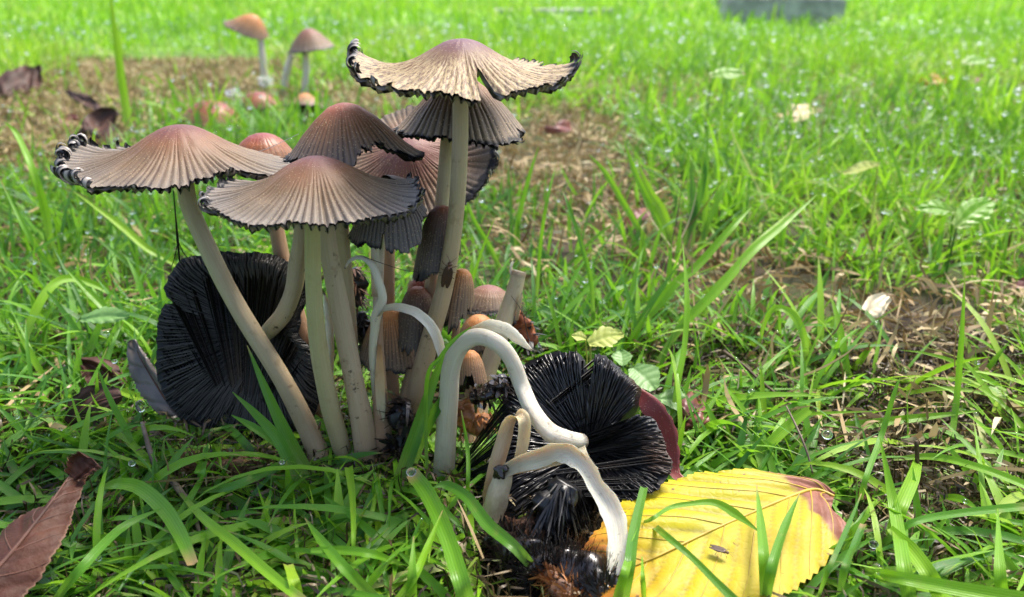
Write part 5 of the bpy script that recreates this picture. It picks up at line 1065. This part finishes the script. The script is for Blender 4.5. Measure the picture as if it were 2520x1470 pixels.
twig('rusty curved straw fragment beside the rib of the foreground grass', [(560, 1210, 16.6), (600, 1195, 16.6), (660, 1178, 16.7)], [.02, .03, .02], 'straw')
twig('dead white straw lying flat on the right soil', [(2110, 1170, 17.3), (2180, 1140, 17.4), (2250, 1120, 17.5)], [.04, .05, .03], 'straw')
# ------------------------------------------------------------------ mushrooms in the background
BG = 'blurred mushrooms behind the cluster'
b = G(655, 235); r = fungus('distant orange cap tipped left on a thin pale stem, background left', b, BG)
D = b[1]; a = P(628, 38, D)
cap(r, a, cm(50, a), CONE, M['cap_orange'], M['ink'], tilt=(30, 340), seed=51, ng=26, per=3, nv=12, rim=[(180, 1.3), (200, 1.2), (0, .9), (270, 1)], groove=.02)
stem(r, [(637, 60, D), (643, 110, D), (650, 180, D), (655, 235, D)], [13, 16, 20, 24], M['stem_white'], 22, nr=10)
b = G(750, 250); r = fungus('distant orange and white bell cap on a pale stem, background left', b, BG); D = b[1]
a = P(757, 70, D); cap(r, a, cm(58, a), CONE, M['cap_pink'], M['gills_pale'], seed=52, ng=26, per=3, nv=12, groove=.02, tilt=(5, 200), dz=[(180, -.1), (0, 0)])
stem(r, [(752, 130, D), (753, 180, D), (750, 250, D)], [14, 16, 20], M['stem_white'], 23, nr=10)
b = G(700, 245); r = thing('snapped_stem', 'distant capless white stem leaning left of the orange and white bell', 'stem', b, BG); D = b[1]
o = stem(r, [(718, 135, D), (706, 175, D), (699, 215, D), (697, 245, D)], [14, 18, 16, 18], M['stem_white'], 24, nr=10); o.name = 'stem_shaft'
b = G(625, 300); r = fungus('red domed cap on the ground under the pale stem, background left', b, BG); D = b[1]
a = P(632, 226, D); cap(r, a, cm(48, a), DOME, M['cap_red'], M['gills_black'], seed=53, ng=26, per=3, nv=12, groove=.01)
stem(r, [(630, 250, D), (628, 300, D)], [20, 22], M['stem'], 25, nr=10)
b = G(510, 330); r = fungus('large tan and red cap low on the ground behind the left mushroom', b, BG); D = b[1]
a = P(525, 247, D); cap(r, a, cm(75, a), DOME, M['cap_red'], M['gills_black'], seed=54, ng=26, per=3, nv=12, groove=.01, tilt=(10, 20))
stem(r, [(520, 290, D), (515, 335, D)], [24, 26], M['stem'], 26, nr=10)
b = G(755, 310); r = fungus('rotting orange cap with black underside, background centre left', b, BG); D = b[1]
a = P(752, 230, D); cap(r, a, cm(45, a), CONE, M['cap_orange'], M['ink'], seed=55, ng=26, per=3, nv=12, groove=.02, tilt=(20, 90), jag=.08)
stem(r, [(752, 270, D), (755, 310, D)], [18, 20], M['stem'], 27, nr=10)
def fluff(label, c, R, seed):
    r_ = thing('torn_flesh', label, 'mushroom piece', c, 'torn white mushroom flesh'); rg = np.random.default_rng(seed); n = 26
    V, _, _ = blades(np.tile(np.asarray(c), (n, 1)), rg.random(n) * 2 * pi, rg.random(n) * 1.4, rg.normal(0, .8, n), R * (.7 + .6 * rg.random(n)), np.full(n, R * .45), rg.random(n), 5, 3, rg.random(n) * 3)
    blade_mesh('shreds', [(V, rg.random(n))], M['whitefluff'], 'stuff', r_)
fluff('torn white flesh at the left of the background group', P(578, 245, G(578, 262)[1]), 1.1, 1)
fluff('torn white flesh around the foot of the tall background stem', P(655, 210, G(655, 240)[1] - 1), 1.2, 2)
fluff('small white fleck on the dead moss at left', P(395, 250, G(395, 255)[1]), .45, 3)

# ------------------------------------------------------------------ grave kerb stone far behind
def block(label, c, sx, sy, sz, rot, name, moss=True):
    import bmesh
    r_ = thing(name, label, 'stone', c); bm = bmesh.new(); bmesh.ops.create_cube(bm, size=1)
    bmesh.ops.scale(bm, vec=(sx, sy, sz), verts=bm.verts); bmesh.ops.bevel(bm, geom=bm.edges[:], offset=.5, segments=2, affect='EDGES')
    bmesh.ops.subdivide_edges(bm, edges=[e for e in bm.edges if e.calc_length() > 3], cuts=5, use_grid_fill=True)
    bmesh.ops.triangulate(bm, faces=bm.faces[:])
    Rm = np.array(Matrix.Rotation(rot, 3, 'Z')); v = np.array([q.co[:] for q in bm.verts]); f = np.array([[q.index for q in p.verts] for p in bm.faces]); bm.free()
    v = v + .25 * (np.stack([noise2(v[:, 0] * .8, v[:, 1] * .8 + v[:, 2], k) for k in range(3)], -1) - .5)
    mesh('stone_slab', v @ Rm.T + np.asarray(c) + [0, 0, sz / 2], f, M['stone'], r_, smooth=False)
    if moss:
        n = 700; rg = np.random.default_rng(3); q = np.stack([(rg.random(n) ** 1.5 - .5) * sx * .9, (rg.random(n) - .5) * sy * .95, np.full(n, sz / 2)], -1) @ Rm.T + np.asarray(c) + [0, 0, sz / 2]
        V, _, _ = blades(q, rg.random(n) * 6.3, rg.random(n) * 1.2, rg.normal(0, .5, n), .6 + rg.random(n) * .8, np.full(n, .5), rg.random(n), 2, 2, rg.random(n)); blade_mesh('moss_cover', [(V, rg.random(n))], M['moss'], 'stuff', r_)
c = G(1925, 62); block('low grey stone kerb with yellow moss on top, far back at the upper right', (c[0], c[1] + 6, -1), 40 * c[1] / 300, 22, 8.3, radians(-4), 'kerb_stone')
c = G(1370, 40); block('low grey stone strip sunk in the distant lawn, top centre', (c[0], c[1] + 6, -4), 45 * c[1] / 300, 16, 6.3, radians(3), 'kerb_stone', False)
